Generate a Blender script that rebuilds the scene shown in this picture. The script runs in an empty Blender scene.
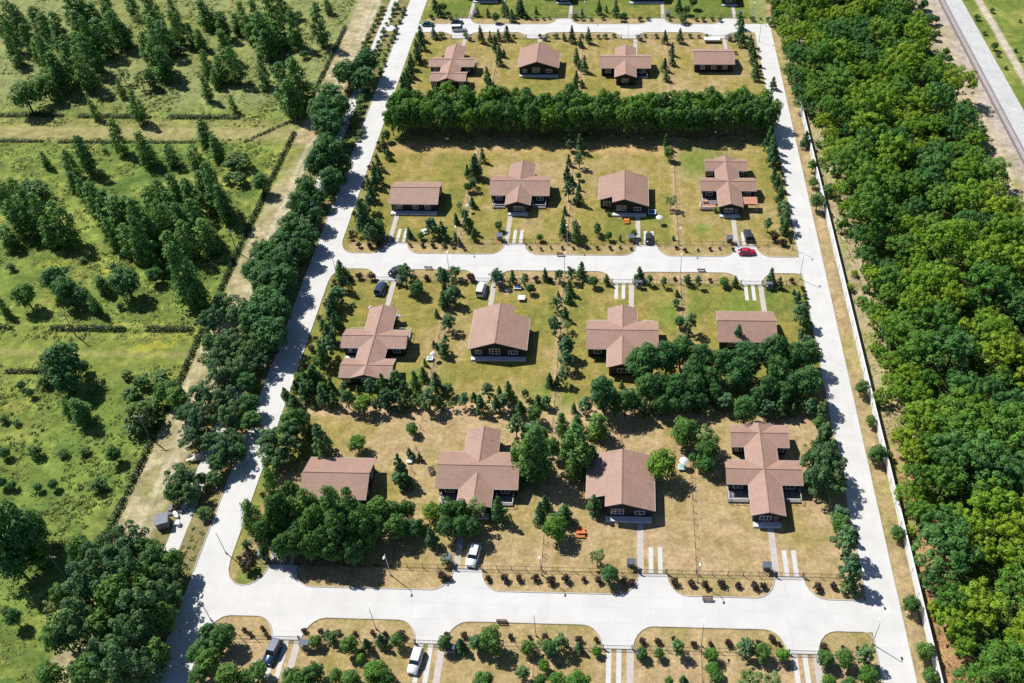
import bpy, math, random
import numpy as np
from mathutils import Vector, Matrix
rad = math.radians
rnd = random.Random(11)
sc = bpy.context.scene
COL = sc.collection

# ------------------------------------------------------------------ camera
CX, CY, F, H = 580.0, 341.5, 950.0, 150.0
p1 = np.array([633 - CX, -587 - CY, F])
V_ = -320.0
p2 = np.array([-(F * F + p1[1] * V_) / p1[0], V_, F])
Yc = p1 / np.linalg.norm(p1)
Xc = -p2 / np.linalg.norm(p2)
Zc = np.cross(Xc, Yc)
R = np.stack([Xc, Yc, Zc])

def G(x, y, z=0.0):
    """ground (or height z) point seen at a pixel of the survey photograph"""
    d = R @ np.array([x - CX, y - CY, F])
    t = (z - H) / d[2]
    return float(d[0] * t), float(d[1] * t)

def ppm(X, Y, Z=0.0):
    return F / float((R.T @ np.array([X, Y, Z - H]))[2])

cam = bpy.data.cameras.new("camera")
cam.sensor_width = 36
cam.lens = F / 1024 * 36
cam.shift_x = -(CX - 512) / 1024
cam.clip_start = 1
cam.clip_end = 6000
co = bpy.data.objects.new("camera", cam)
COL.objects.link(co)
r_, d_, f_ = R[:, 0], R[:, 1], R[:, 2]
co.matrix_world = Matrix(((r_[0], -d_[0], -f_[0], 0), (r_[1], -d_[1], -f_[1], 0), (r_[2], -d_[2], -f_[2], H), (0, 0, 0, 1)))
sc.camera = co

# ------------------------------------------------------------------ light
EL, AZ = rad(51), (-0.81, 0.586)
to_sun = Vector((AZ[0] * math.cos(EL), AZ[1] * math.cos(EL), math.sin(EL)))
sl = bpy.data.lights.new("sun", 'SUN')
sl.energy = 5.0
sl.angle = rad(0.5)
sl.color = (1.0, 0.965, 0.91)
so = bpy.data.objects.new("sun", sl)
so.rotation_euler = to_sun.to_track_quat('Z', 'Y').to_euler()
so.location = (0, 0, 120)
COL.objects.link(so)
w = bpy.data.worlds.new("World")
sc.world = w
w.use_nodes = True
nt = w.node_tree
bg = nt.nodes["Background"]
sky = nt.nodes.new("ShaderNodeTexSky")
sky.sky_type = 'NISHITA'
sky.sun_disc = False
sky.sun_elevation = EL
sky.sun_rotation = math.atan2(AZ[0], AZ[1])
nt.links.new(sky.outputs[0], bg.inputs[0])
sky.air_density = 0.55
sky.dust_density = 0.2
sky.ozone_density = 3.5
bg.inputs[1].default_value = 0.1
sc.view_settings.view_transform = 'Standard'
sc.view_settings.look = 'None'
sc.view_settings.exposure = 0.28
sc.view_settings.gamma = 1
sc.cycles.max_bounces = 5
sc.cycles.diffuse_bounces = 2
sc.cycles.glossy_bounces = 2
sc.cycles.transmission_bounces = 2
sc.cycles.use_denoising = False
sc.render.filter_size = 1.5

# ------------------------------------------------------------------ materials
def mat(name, col, rough=0.7, noise=0.0, nscale=2.0, bump=0.0, bscale=8.0, spec=0.3, metal=0.0, rand=0.0, zband=0.0):
    m = bpy.data.materials.new(name)
    m.use_nodes = True
    t = m.node_tree
    b = t.nodes["Principled BSDF"]
    b.inputs["Roughness"].default_value = rough
    b.inputs["Specular IOR Level"].default_value = spec
    b.inputs["Metallic"].default_value = metal
    b.inputs["Base Color"].default_value = (*col, 1)
    geo = t.nodes.new("ShaderNodeNewGeometry")
    fac = None
    def mul(a, bsock):
        n = t.nodes.new("ShaderNodeMath"); n.operation = 'MULTIPLY'
        t.links.new(a, n.inputs[0]); t.links.new(bsock, n.inputs[1]); return n.outputs[0]
    def rng_(sock, lo, hi, a=0.0, c=1.0):
        n = t.nodes.new("ShaderNodeMapRange")
        n.inputs[1].default_value = a; n.inputs[2].default_value = c
        n.inputs[3].default_value = lo; n.inputs[4].default_value = hi
        t.links.new(sock, n.inputs[0]); return n.outputs[0]
    if noise:
        for s, k in ((nscale, 1.0), (nscale * 0.17, 0.7)):
            n = t.nodes.new("ShaderNodeTexNoise")
            n.inputs["Scale"].default_value = s; n.inputs["Detail"].default_value = 4
            t.links.new(geo.outputs["Position"], n.inputs["Vector"])
            v = rng_(n.outputs["Fac"], 1 - noise * k, 1 + noise * k, 0.25, 0.75)
            fac = v if fac is None else mul(fac, v)
    if rand:
        oi = t.nodes.new("ShaderNodeObjectInfo")
        v = rng_(oi.outputs["Random"], 1 - rand, 1 + rand)
        fac = v if fac is None else mul(fac, v)
    if zband:
        sx = t.nodes.new("ShaderNodeSeparateXYZ"); t.links.new(geo.outputs["Position"], sx.inputs[0])
        a = t.nodes.new("ShaderNodeMath"); a.operation = 'MULTIPLY'; a.inputs[1].default_value = 1 / 0.14
        t.links.new(sx.outputs["Z"], a.inputs[0])
        fr = t.nodes.new("ShaderNodeMath"); fr.operation = 'FRACT'; t.links.new(a.outputs[0], fr.inputs[0])
        v = rng_(fr.outputs[0], 1 - zband, 1 + zband * 0.4, 0.0, 0.35)
        fac = v if fac is None else mul(fac, v)
    if fac is not None:
        mx = t.nodes.new("ShaderNodeMix"); mx.data_type = 'RGBA'; mx.blend_type = 'MULTIPLY'
        mx.inputs[0].default_value = 1
        mx.inputs[6].default_value = (*col, 1)
        t.links.new(fac, mx.inputs[7])
        t.links.new(mx.outputs[2], b.inputs["Base Color"])
    if bump:
        n = t.nodes.new("ShaderNodeTexNoise"); n.inputs["Scale"].default_value = bscale; n.inputs["Detail"].default_value = 5
        t.links.new(geo.outputs["Position"], n.inputs["Vector"])
        bp = t.nodes.new("ShaderNodeBump"); bp.inputs["Strength"].default_value = bump; bp.inputs["Distance"].default_value = 0.3
        t.links.new(n.outputs["Fac"], bp.inputs["Height"]); t.links.new(bp.outputs[0], b.inputs["Normal"])
    return m

def leafmat(name, ca, cb, cc=None, trans=0.36, isl=0.35):
    """foliage: colour between ca and cb by tree, each leaf varied on its own"""
    m = bpy.data.materials.new(name)
    m.use_nodes = True
    t = m.node_tree
    for n in list(t.nodes):
        t.nodes.remove(n)
    out = t.nodes.new("ShaderNodeOutputMaterial")
    oi = t.nodes.new("ShaderNodeObjectInfo")
    ramp = t.nodes.new("ShaderNodeValToRGB")
    ramp.color_ramp.elements[0].color = (*ca, 1)
    ramp.color_ramp.elements[1].color = (*cb, 1)
    if cc:
        e = ramp.color_ramp.elements.new(0.55); e.color = (*cc, 1)
    t.links.new(oi.outputs["Random"], ramp.inputs[0])
    geo = t.nodes.new("ShaderNodeNewGeometry")
    mr = t.nodes.new("ShaderNodeMapRange")
    mr.inputs[3].default_value = 1 - isl; mr.inputs[4].default_value = 1 + isl
    t.links.new(geo.outputs["Random Per Island"], mr.inputs[0])
    nz = t.nodes.new("ShaderNodeTexNoise"); nz.inputs["Scale"].default_value = 0.55; nz.inputs["Detail"].default_value = 2
    t.links.new(geo.outputs["Position"], nz.inputs["Vector"])
    m2 = t.nodes.new("ShaderNodeMapRange"); m2.inputs[1].default_value = 0.3; m2.inputs[2].default_value = 0.7
    m2.inputs[3].default_value = 0.75; m2.inputs[4].default_value = 1.3
    t.links.new(nz.outputs["Fac"], m2.inputs[0])
    mm = t.nodes.new("ShaderNodeMath"); mm.operation = 'MULTIPLY'
    t.links.new(mr.outputs[0], mm.inputs[0]); t.links.new(m2.outputs[0], mm.inputs[1])
    mx = t.nodes.new("ShaderNodeMix"); mx.data_type = 'RGBA'; mx.blend_type = 'MULTIPLY'; mx.inputs[0].default_value = 1
    t.links.new(ramp.outputs[0], mx.inputs[6]); t.links.new(mm.outputs[0], mx.inputs[7])
    d = t.nodes.new("ShaderNodeBsdfPrincipled")
    d.inputs["Roughness"].default_value = 0.6; d.inputs["Specular IOR Level"].default_value = 0.32
    tr = t.nodes.new("ShaderNodeBsdfTranslucent")
    t.links.new(mx.outputs[2], d.inputs["Base Color"]); t.links.new(mx.outputs[2], tr.inputs[0])
    ms = t.nodes.new("ShaderNodeMixShader"); ms.inputs[0].default_value = trans
    t.links.new(d.outputs[0], ms.inputs[1]); t.links.new(tr.outputs[0], ms.inputs[2])
    t.links.new(ms.outputs[0], out.inputs[0])
    return m

M = dict(
    road=mat("pale_concrete", (0.595, 0.585, 0.56), 0.85, 0.035, 0.35),
    kerb=mat("kerb_stone", (0.46, 0.44, 0.40), 0.85, 0.12, 2),
    strip=mat("white_concrete", (0.56, 0.55, 0.52), 0.85, 0.06, 1),
    path=mat("path_paving", (0.47, 0.425, 0.385), 0.85, 0.12, 1.5),
    roof=mat("brown_metal_tile", (0.33, 0.208, 0.158), 0.6, 0.11, 1.2, zband=0.16, spec=0.25, rand=0.07),
    wall=mat("dark_timber", (0.022, 0.022, 0.027), 0.7, 0.2, 3),
    trim=mat("pale_trim", (0.50, 0.43, 0.39), 0.6, 0.06, 2),
    white=mat("white_paint", (0.78, 0.78, 0.77), 0.55, 0.05, 2),
    deck=mat("pale_deck", (0.62, 0.62, 0.62), 0.7, 0.1, 2),
    glass=mat("window_glass", (0.03, 0.05, 0.07), 0.08, spec=0.8),
    wallw=mat("white_wall_panels", (0.70, 0.70, 0.70), 0.75, 0.05, 0.8),
    trunk=mat("bark", (0.10, 0.075, 0.05), 0.9, 0.3, 5),
    birchbark=mat("pale_bark", (0.32, 0.30, 0.26), 0.9, 0.35, 6),
    fence=mat("dark_fence_metal", (0.05, 0.04, 0.035), 0.6),
    galv=mat("galvanised_steel", (0.55, 0.56, 0.57), 0.45, metal=0.4, spec=0.5),
    lamp=mat("lamp_white", (0.8, 0.8, 0.8), 0.4),
    canopy=mat("blue_grey_roofing", (0.11, 0.135, 0.18), 0.5, 0.08, 2, rand=0.15),
    wood=mat("bench_wood", (0.16, 0.10, 0.075), 0.7, 0.15, 6),
    orange=mat("orange_stain", (0.62, 0.17, 0.04), 0.6, 0.1, 3),
    terra=mat("terracotta_tiles", (0.50, 0.24, 0.16), 0.8, 0.12, 2),
    tyre=mat("tyre_rubber", (0.02, 0.02, 0.02), 0.8),
    rim=mat("wheel_alloy", (0.45, 0.45, 0.46), 0.35, metal=0.7),
    carglass=mat("car_glass", (0.015, 0.02, 0.025), 0.06, spec=0.9),
    hl=mat("headlamp_glass", (0.75, 0.77, 0.8), 0.15, spec=0.8),
    tl=mat("tail_lamp_red", (0.35, 0.02, 0.02), 0.25, spec=0.7),
    rail=mat("rail_steel", (0.17, 0.13, 0.13), 0.5, metal=0.3),
    sleeper=mat("sleeper_concrete", (0.42, 0.36, 0.345), 0.9, 0.1, 2),
    ballast=mat("grey_ballast", (0.50, 0.50, 0.49), 0.95, 0.16, 1.6, 0.4, 5),
    blue=mat("blue_tarpaulin", (0.05, 0.16, 0.36), 0.5, 0.1, 3),
    teal=mat("teal_cover", (0.22, 0.42, 0.42), 0.6, 0.1, 3),
    tarp=mat("pale_tarpaulin", (0.68, 0.58, 0.46), 0.7, 0.15, 2),
    scrap=mat("grey_sheet_metal", (0.19, 0.20, 0.23), 0.8, 0.3, 2),
    pole=mat("weathered_pole", (0.20, 0.19, 0.18), 0.85, 0.15, 3),
    rock=mat("soil_heap", (0.50, 0.34, 0.20), 0.95, 0.2, 1.5),
)
def road_detail(m):
    t = m.node_tree
    p = t.nodes["Principled BSDF"]
    src = p.inputs["Base Color"].links[0].from_socket
    geo = t.nodes.new("ShaderNodeNewGeometry")
    br = t.nodes.new("ShaderNodeTexBrick")
    br.inputs["Scale"].default_value = 1.0
    br.inputs["Brick Width"].default_value = 6.0; br.inputs["Row Height"].default_value = 3.1
    br.inputs["Mortar Size"].default_value = 0.035; br.inputs["Mortar Smooth"].default_value = 0.6; br.offset = 0
    br.inputs["Color1"].default_value = (1, 1, 1, 1); br.inputs["Color2"].default_value = (0.97, 0.97, 0.968, 1); br.inputs["Mortar"].default_value = (0.82, 0.81, 0.79, 1)
    t.links.new(geo.outputs["Position"], br.inputs["Vector"])
    n = t.nodes.new("ShaderNodeTexNoise"); n.inputs["Scale"].default_value = 0.22; n.inputs["Detail"].default_value = 6; n.inputs["Roughness"].default_value = 0.65
    t.links.new(geo.outputs["Position"], n.inputs["Vector"])
    r = t.nodes.new("ShaderNodeMapRange"); r.inputs[1].default_value = 0.3; r.inputs[2].default_value = 0.62; r.inputs[3].default_value = 0.91; r.inputs[4].default_value = 1.02
    t.links.new(n.outputs["Fac"], r.inputs[0])
    prev = src
    for s in (br.outputs["Color"], r.outputs[0]):
        x = t.nodes.new("ShaderNodeMix"); x.data_type = 'RGBA'; x.blend_type = 'MULTIPLY'; x.inputs[0].default_value = 1
        t.links.new(prev, x.inputs[6]); t.links.new(s, x.inputs[7]); prev = x.outputs[2]
    t.links.new(prev, p.inputs["Base Color"])
road_detail(M['road'])
def paint(name, c, metal=0.0):
    return mat(name, c, 0.25, spec=0.6, metal=metal)

L = dict(
    d=leafmat("leaf_green", (0.072, 0.176, 0.036), (0.137, 0.260, 0.046), (0.098, 0.215, 0.042)),
    D=leafmat("leaf_deep_green", (0.066, 0.18, 0.052), (0.10, 0.23, 0.055)),
    W=leafmat("leaf_grey_green", (0.09, 0.19, 0.075), (0.135, 0.24, 0.08)),
    c=leafmat("needles_dark", (0.056, 0.15, 0.05), (0.115, 0.215, 0.055), trans=0.2),
    p=leafmat("needles_blue_green", (0.085, 0.20, 0.085), (0.14, 0.25, 0.08), trans=0.25),
    b=leafmat("leaf_birch", (0.105, 0.235, 0.055), (0.18, 0.32, 0.066)),
    y=leafmat("leaf_pale", (0.182, 0.286, 0.085), (0.247, 0.312, 0.104)),
    u=leafmat("leaf_shrub", (0.085, 0.195, 0.055), (0.169, 0.260, 0.072)),
    s=leafmat("leaf_purple", (0.05, 0.034, 0.03), (0.075, 0.05, 0.034)),
    lime=leafmat("leaf_lime", (0.16, 0.31, 0.022), (0.27, 0.385, 0.022), (0.21, 0.35, 0.022)),
    mid=leafmat("leaf_mid_green", (0.09, 0.235, 0.03), (0.165, 0.305, 0.03)),
    deep=leafmat("leaf_blue_green", (0.066, 0.19, 0.044), (0.10, 0.245, 0.048)),
    weed=leafmat("weeds", (0.19, 0.22, 0.045), (0.19, 0.22, 0.045), isl=0.6),
    scrub=leafmat("meadow_scrub_leaves", (0.165, 0.235, 0.048), (0.165, 0.235, 0.048), isl=0.55),
    under=leafmat("undergrowth_leaves", (0.11, 0.21, 0.03), (0.11, 0.21, 0.03), isl=0.6),
    heap=leafmat("hedge_dark", (0.022, 0.05, 0.024), (0.03, 0.06, 0.026)),
)

# ------------------------------------------------------------------ mesh helpers
class MB:
    def __init__(s):
        s.v, s.f = [], []
    def add(s, vs, fs):
        o = len(s.v)
        s.v += [tuple(map(float, p)) for p in vs]
        s.f += [tuple(i + o for i in f) for f in fs]
        return s
    def box(s, x0, x1, y0, y1, z0, z1):
        return s.add([(x0, y0, z0), (x1, y0, z0), (x1, y1, z0), (x0, y1, z0), (x0, y0, z1), (x1, y0, z1), (x1, y1, z1), (x0, y1, z1)],
                     [(0, 3, 2, 1), (4, 5, 6, 7), (0, 1, 5, 4), (1, 2, 6, 5), (2, 3, 7, 6), (3, 0, 4, 7)])
    def prism(s, poly, z0, z1):
        n = len(poly)
        f0 = z0 if callable(z0) else (lambda x, y: z0)
        f1 = z1 if callable(z1) else (lambda x, y: z1)
        vs = [(x, y, f0(x, y)) for x, y in poly] + [(x, y, f1(x, y)) for x, y in poly]
        fs = [tuple(range(n - 1, -1, -1)), tuple(range(n, 2 * n))]
        fs += [(i, (i + 1) % n, n + (i + 1) % n, n + i) for i in range(n)]
        return s.add(vs, fs)
    def tube(s, pts, rs, n=7, cap=True):
        rings = []
        vs, fs = [], []
        for k, (p, r) in enumerate(zip(pts, rs)):
            p = Vector(p)
            a = Vector(pts[max(k - 1, 0)]); b = Vector(pts[min(k + 1, len(pts) - 1)])
            d = (b - a).normalized()
            u = d.orthogonal().normalized() if k == 0 else (u - d * u.dot(d)).normalized()
            v = d.cross(u)
            for i in range(n):
                t = 2 * math.pi * i / n
                vs.append(tuple(p + (u * math.cos(t) + v * math.sin(t)) * r))
        for k in range(len(pts) - 1):
            for i in range(n):
                j = (i + 1) % n
                fs.append((k * n + i, k * n + j, (k + 1) * n + j, (k + 1) * n + i))
        if cap:
            fs.append(tuple(range(n - 1, -1, -1)))
            fs.append(tuple(range((len(pts) - 1) * n, len(pts) * n)))
        return s.add(vs, fs)
    def lathe(s, prof, n=12, c=(0, 0)):
        vs, fs = [], []
        for r, z in prof:
            for i in range(n):
                t = 2 * math.pi * i / n
                vs.append((c[0] + r * math.cos(t), c[1] + r * math.sin(t), z))
        for k in range(len(prof) - 1):
            for i in range(n):
                j = (i + 1) % n
                fs.append((k * n + i, k * n + j, (k + 1) * n + j, (k + 1) * n + i))
        fs.append(tuple(range(n - 1, -1, -1)))
        fs.append(tuple(range((len(prof) - 1) * n, len(prof) * n)))
        return s.add(vs, fs)
    def mesh(s, name, m, smooth=False):
        me = bpy.data.meshes.new(name)
        me.from_pydata(s.v, [], s.f)
        me.materials.append(m)
        if smooth:
            me.polygons.foreach_set("use_smooth", [True] * len(me.polygons))
        me.update()
        return me

def ob(name, me, parent=None, loc=(0, 0, 0)):
    o = bpy.data.objects.new(name, me)
    COL.objects.link(o)
    o.location = loc
    if parent is not None:
        o.parent = parent
    return o

def tag(o, label, cat, group=None):
    o["label"] = label
    o["category"] = cat
    if group:
        o["group"] = group
    return o

def thing(name, label, cat, loc=(0, 0, 0), rz=0.0, group=None):
    o = bpy.data.objects.new(name, None)
    COL.objects.link(o)
    o.location = loc
    o.rotation_euler = (0, 0, rz)
    return tag(o, label, cat, group)

def struct(name, me):
    o = ob(name, me)
    o["kind"] = "structure"
    return o

def dup(root, loc, rz, label, group=None):
    r = root.copy(); COL.objects.link(r)
    r.location = loc; r.rotation_euler = (0, 0, rz)
    r["label"] = label
    if group:
        r["group"] = group
    for ch in list(root.children):
        c = ch.copy(); COL.objects.link(c); c.parent = r
        for g in list(ch.children):
            k = g.copy(); COL.objects.link(k); k.parent = c
    return r

# ------------------------------------------------------------------ foliage meshes
def quads_mesh(name, P, N, U, su, sv, m, rng):
    """one small quad per leaf spray: centre P, normal N, long axis hint U"""
    n = len(P)
    N = N / np.linalg.norm(N, axis=1)[:, None]
    A = U - N * (U * N).sum(1)[:, None]
    ln = np.linalg.norm(A, axis=1)[:, None]
    A = np.where(ln > 1e-4, A / np.maximum(ln, 1e-4), np.array([1.0, 0, 0]))
    B = np.cross(N, A)
    a, b = A * su[:, None], B * sv[:, None]
    bend = N * (su * 0.25)[:, None]
    V = np.empty((n, 4, 3), np.float32)
    V[:, 0] = P - a - bend
    V[:, 1] = P - b * rng.uniform(0.7, 1.2, (n, 1)) + a * 0.1
    V[:, 2] = P + a - bend
    V[:, 3] = P + b * rng.uniform(0.7, 1.2, (n, 1)) - a * 0.1
    me = bpy.data.meshes.new(name)
    me.vertices.add(4 * n)
    me.vertices.foreach_set("co", V.reshape(-1))
    me.loops.add(4 * n)
    me.loops.foreach_set("vertex_index", np.arange(4 * n, dtype=np.int32))
    me.polygons.add(n)
    me.polygons.foreach_set("loop_start", np.arange(0, 4 * n, 4, dtype=np.int32))
    me.materials.append(m)
    me.update(calc_edges=True)
    return me

def rdir(rng, n):
    v = rng.normal(size=(n, 3))
    return v / np.linalg.norm(v, axis=1)[:, None]

def cloud(name, clumps, n, leaf, m, rng, up=0.45, jit=0.42, fill=0.72):
    C = np.array(clumps, float)
    wgt = C[:, 3] ** 2
    idx = rng.choice(len(C), n, p=wgt / wgt.sum())
    d = rdir(rng, n)
    d[:, 2] = np.where(d[:, 2] < -0.35, -d[:, 2], d[:, 2])
    rr = C[idx, 3] * rng.uniform(fill, 1.08, n)
    P = C[idx, :3] + d * rr[:, None] * np.array([1, 1, 0.85])
    N = d + np.array([0, 0, up]) + rdir(rng, n) * jit
    s = leaf * rng.uniform(0.65, 1.35, n)
    return quads_mesh(name, P, N, rdir(rng, n), s, s * 0.75, m, rng)

def ell_clumps(rng, k, rx, rz, cz, r0, r1, shell=(0.45, 0.78), zlo=-0.75):
    out = []
    i = 0
    ga = math.pi * (3 - 5 ** 0.5)
    while len(out) < k:
        z = zlo + (1 - zlo) * (i + 0.5) / k if i < k else rng.uniform(zlo, 1)
        i += 1
        t = ga * i + rng.uniform(-0.4, 0.4)
        q = math.sqrt(max(0, 1 - z * z))
        s = rng.uniform(*shell)
        out.append((rx * q * s * math.cos(t), rx * q * s * math.sin(t), cz + rz * z * s, rng.uniform(r0, r1)))
    out.append((0, 0, cz, r1 * 1.15))
    return out

def conifer(name, m, rng, n=900, asp=1.9, tiers=11, z0=0.16, leaf=0.07):
    P, N, U, S = [], [], [], []
    for k in range(n):
        t = rng.uniform() ** 1.35
        tq = (math.floor(t * tiers) + rng.uniform(0.2, 0.8)) / tiers
        Rm = 0.5 * (1 - tq) ** 0.66 * rng.uniform(0.86, 1.08) + 0.025
        nb = 8
        a = (math.floor(rng.uniform() * nb) + 0.37 * math.floor(tq * tiers)) * 2 * math.pi / nb + rng.normal() * 0.16
        q = math.sqrt(rng.uniform(0.05, 1.0))
        z = asp * (z0 + (1 - z0) * tq) - Rm * q * q * 0.35 + rng.normal() * 0.02
        dr = np.array([math.cos(a), math.sin(a), 0])
        P.append(dr * Rm * q + np.array([0, 0, z]))
        N.append(np.array([0, 0, 1.0]) + dr * 0.75 + rng.normal(size=3) * 0.4)
        U.append(dr + np.array([0, 0, -0.3]))
        S.append(leaf * rng.uniform(0.7, 1.3))
    S = np.array(S)
    return quads_mesh(name, np.array(P), np.array(N), np.array(U), S, S * 0.5, m, rng)

def trunk_mesh(name, h, r, limbs, m, rng, spread=0.3):
    b = MB()
    j = rng.uniform(-0.02, 0.02, (4, 2))
    pts = [(0, 0, -0.02), (j[0][0], j[0][1], h * 0.35), (j[1][0], j[1][1], h * 0.7), (j[2][0], j[2][1], h)]
    b.tube(pts, [r * 1.25, r, r * 0.7, r * 0.25], 7)
    for k in range(limbs):
        z = h * rng.uniform(0.45, 0.85)
        a = 2.4 * k + rng.uniform(0, 0.8)
        e = (math.cos(a) * spread, math.sin(a) * spread, z + spread * rng.uniform(0.5, 0.9))
        b.tube([(0, 0, z), (e[0] * 0.5, e[1] * 0.5, z + (e[2] - z) * 0.4), e], [r * 0.55, r * 0.4, r * 0.15], 5)
    return b.mesh(name, m, True)

# kind -> (list of crown meshes, list of trunk meshes, aspect height/width, crown-centre share of the height)
KIND = {}
def make_kinds():
    r = np.random.default_rng(5)
    def reg(k, fn, trunk, asp, cz, nv):
        KIND[k] = ([fn(i) for i in range(nv)], [trunk(i) for i in range(2)], asp, cz)
    tk = lambda h, rr, l, sp, m=None: (lambda i: trunk_mesh("trunk", h, rr, l, m or M['trunk'], r, sp))
    reg('d', lambda i: cloud("crown", ell_clumps(r, 22, 0.5, 0.54, 0.70, 0.15, 0.22, (0.45, 0.8), -0.85), 1800, 0.042, L['d'], r), tk(0.75, 0.028, 4, 0.22), 1.26, 0.6, 5)
    reg('m', lambda i: cloud("crown", ell_clumps(r, 22, 0.5, 0.54, 0.70, 0.15, 0.22, (0.45, 0.8), -0.85), 1800, 0.042, L['mid'], r), tk(0.75, 0.028, 4, 0.22), 1.26, 0.6, 4)
    reg('D', lambda i: cloud("crown", ell_clumps(r, 34, 0.5, 0.52, 0.68, 0.12, 0.19, (0.45, 0.82), -0.85), 3600, 0.031, L['D'], r), tk(0.72, 0.03, 5, 0.26), 1.2, 0.6, 4)
    reg('W', lambda i: cloud("crown", ell_clumps(r, 40, 0.5, 0.54, 0.68, 0.075, 0.16, (0.35, 1.12), -0.9), 3200, 0.030, L['W'], r, 0.5, 0.6), tk(0.7, 0.03, 6, 0.3), 1.2, 0.6, 4)
    def spruce(asp, nb, n, leaf):
        def f(i):
            C = []
            top = asp * 0.93
            for q in range(nb):
                t = ((q + r.uniform(0, 1)) / nb) ** 1.25
                z = asp * 0.12 + (top - asp * 0.12) * t
                R_ = 0.44 * (1 - t) ** 0.75 * r.uniform(0.75, 1.12)
                a = 2.4 * q + r.uniform(-.6, .6)
                s = R_ * r.uniform(.45, .95)
                C.append((s * math.cos(a), s * math.sin(a), z - .03, (0.075 + 0.085 * (1 - t)) * r.uniform(.75, 1.25)))
            for q in range(5):
                C.append((0, 0, asp * (.25 + .16 * q), .16 - .025 * q))
            return cloud("crown", C, n, leaf, L['c'], r, 0.4, 0.5)
        return f
    reg('c', spruce(1.5, 34, 1500, 0.042), tk(1.3, 0.026, 0, 0), 1.5, 0.46, 6)
    reg('C', spruce(2.0, 44, 2000, 0.040), tk(1.8, 0.026, 0, 0), 2.0, 0.46, 4)
    reg('p', lambda i: cloud("crown", [(a[0] * (1.15 - 0.55 * (a[2] - 0.45)), a[1] * (1.15 - 0.55 * (a[2] - 0.5)), a[2], a[3]) for a in ell_clumps(r, 30, 0.5, 0.66, 0.80, 0.095, 0.15, (0.4, 0.95), -0.9)], 1700, 0.042, L['p'], r, 0.5, 0.5), tk(1.25, 0.028, 5, 0.25), 1.5, 0.57, 5)
    def birch(i):
        C = []
        for q in range(46):
            t = (q + r.uniform(0, 1)) / 46
            z = 0.12 + 1.9 * t
            R_ = 0.5 * r.uniform(.75, 1.15) * min(1, (t + .12) * 3.2) * (1 - t) ** 0.45
            a = 2.4 * q + r.uniform(-.5, .5)
            s = R_ * r.uniform(.35, .9)
            C.append((s * math.cos(a), s * math.sin(a), z, (0.11 + 0.11 * (1 - t)) * r.uniform(.75, 1.25)))
        return cloud("crown", C, 2300, 0.040, L['b'], r, 0.35, 0.6, 0.45)
    reg('b', birch, tk(1.6, 0.03, 4, 0.2, M['birchbark']), 2.1, 0.47, 6)
    reg('y', lambda i: cloud("crown", ell_clumps(r, 18, 0.5, 0.55, 0.78, 0.10, 0.16, (0.45, 0.95)), 800, 0.042, L['y'], r), tk(0.9, 0.026, 5, 0.25), 1.35, 0.58, 3)
    reg('u', lambda i: cloud("crown", ell_clumps(r, 12, 0.48, 0.36, 0.38, 0.14, 0.22), 600, 0.055, L['u'], r), tk(0.35, 0.03, 4, 0.2), 0.8, 0.5, 3)
    reg('s', lambda i: cloud("crown", ell_clumps(r, 9, 0.45, 0.42, 0.48, 0.15, 0.24), 330, 0.075, L['s'], r), tk(0.4, 0.035, 4, 0.2), 1.0, 0.5, 3)
    for k, l in (('fl', 'lime'), ('fm', 'mid'), ('fd', 'deep')):
        reg(k, lambda i, l=l: cloud("crown", ell_clumps(r, 60, 0.57, 0.47, 0.78, 0.055, 0.145, (0.5, 1.08), -0.5), 3200, 0.029, L[l], r), tk(0.8, 0.03, 4, 0.25), 1.22, 0.64, 4)
make_kinds()
for k_, l_ in (('hl', 'lime'), ('hm', 'mid'), ('hd', 'deep')):
    r5 = np.random.default_rng(len(k_) + ord(k_[1]))
    KIND[k_] = ([cloud("crown", ell_clumps(r5, 26, 0.52, 0.42, 0.42, 0.08, 0.17, (0.5, 1.05), -0.7), 1200, 0.045, L[l_], r5) for _ in range(3)], [trunk_mesh("trunk", .4, .03, 4, M['trunk'], r5, .2)], 0.9, 0.5)

NAMEK = dict(d=('leafy_tree', 'leafy green tree', 'tree'), m=('leafy_tree', 'bright leafy tree', 'tree'), D=('broadleaf_tree', 'dark broadleaf tree', 'tree'), W=('willow_tree', 'big grey-green tree', 'tree'),
             c=('spruce_tree', 'dark young spruce', 'tree'), C=('spruce_tree', 'tall slim spruce', 'tree'), p=('pine_tree', 'blue-green young pine', 'tree'),
             b=('birch_tree', 'slim birch', 'tree'), y=('pale_tree', 'pale yellowish tree', 'tree'), u=('green_shrub', 'green shrub', 'shrub'), s=('purple_shrub', 'purple shrub', 'shrub'),
             fl=('forest_tree', 'lime-green forest tree', 'tree'), fm=('forest_tree', 'mid-green forest tree', 'tree'), fd=('forest_tree', 'deep-green forest tree', 'tree'), hl=('forest_shrub', 'lime-green forest shrub', 'shrub'), hm=('forest_shrub', 'mid-green forest shrub', 'shrub'), hd=('forest_shrub', 'deep-green forest shrub', 'shrub'))
GROW = dict(c=1.22, C=1.2, p=1.22, b=1.32, u=1.0, s=0.92, y=1.15, d=1.18, m=1.18, D=1.18, W=1.15)
PLANTS = []          # (kind, X, Y, width, height factor)
def plant(k, X, Y, wm, hs=1.0):
    PLANTS.append((k, X, Y, wm, hs))

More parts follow.
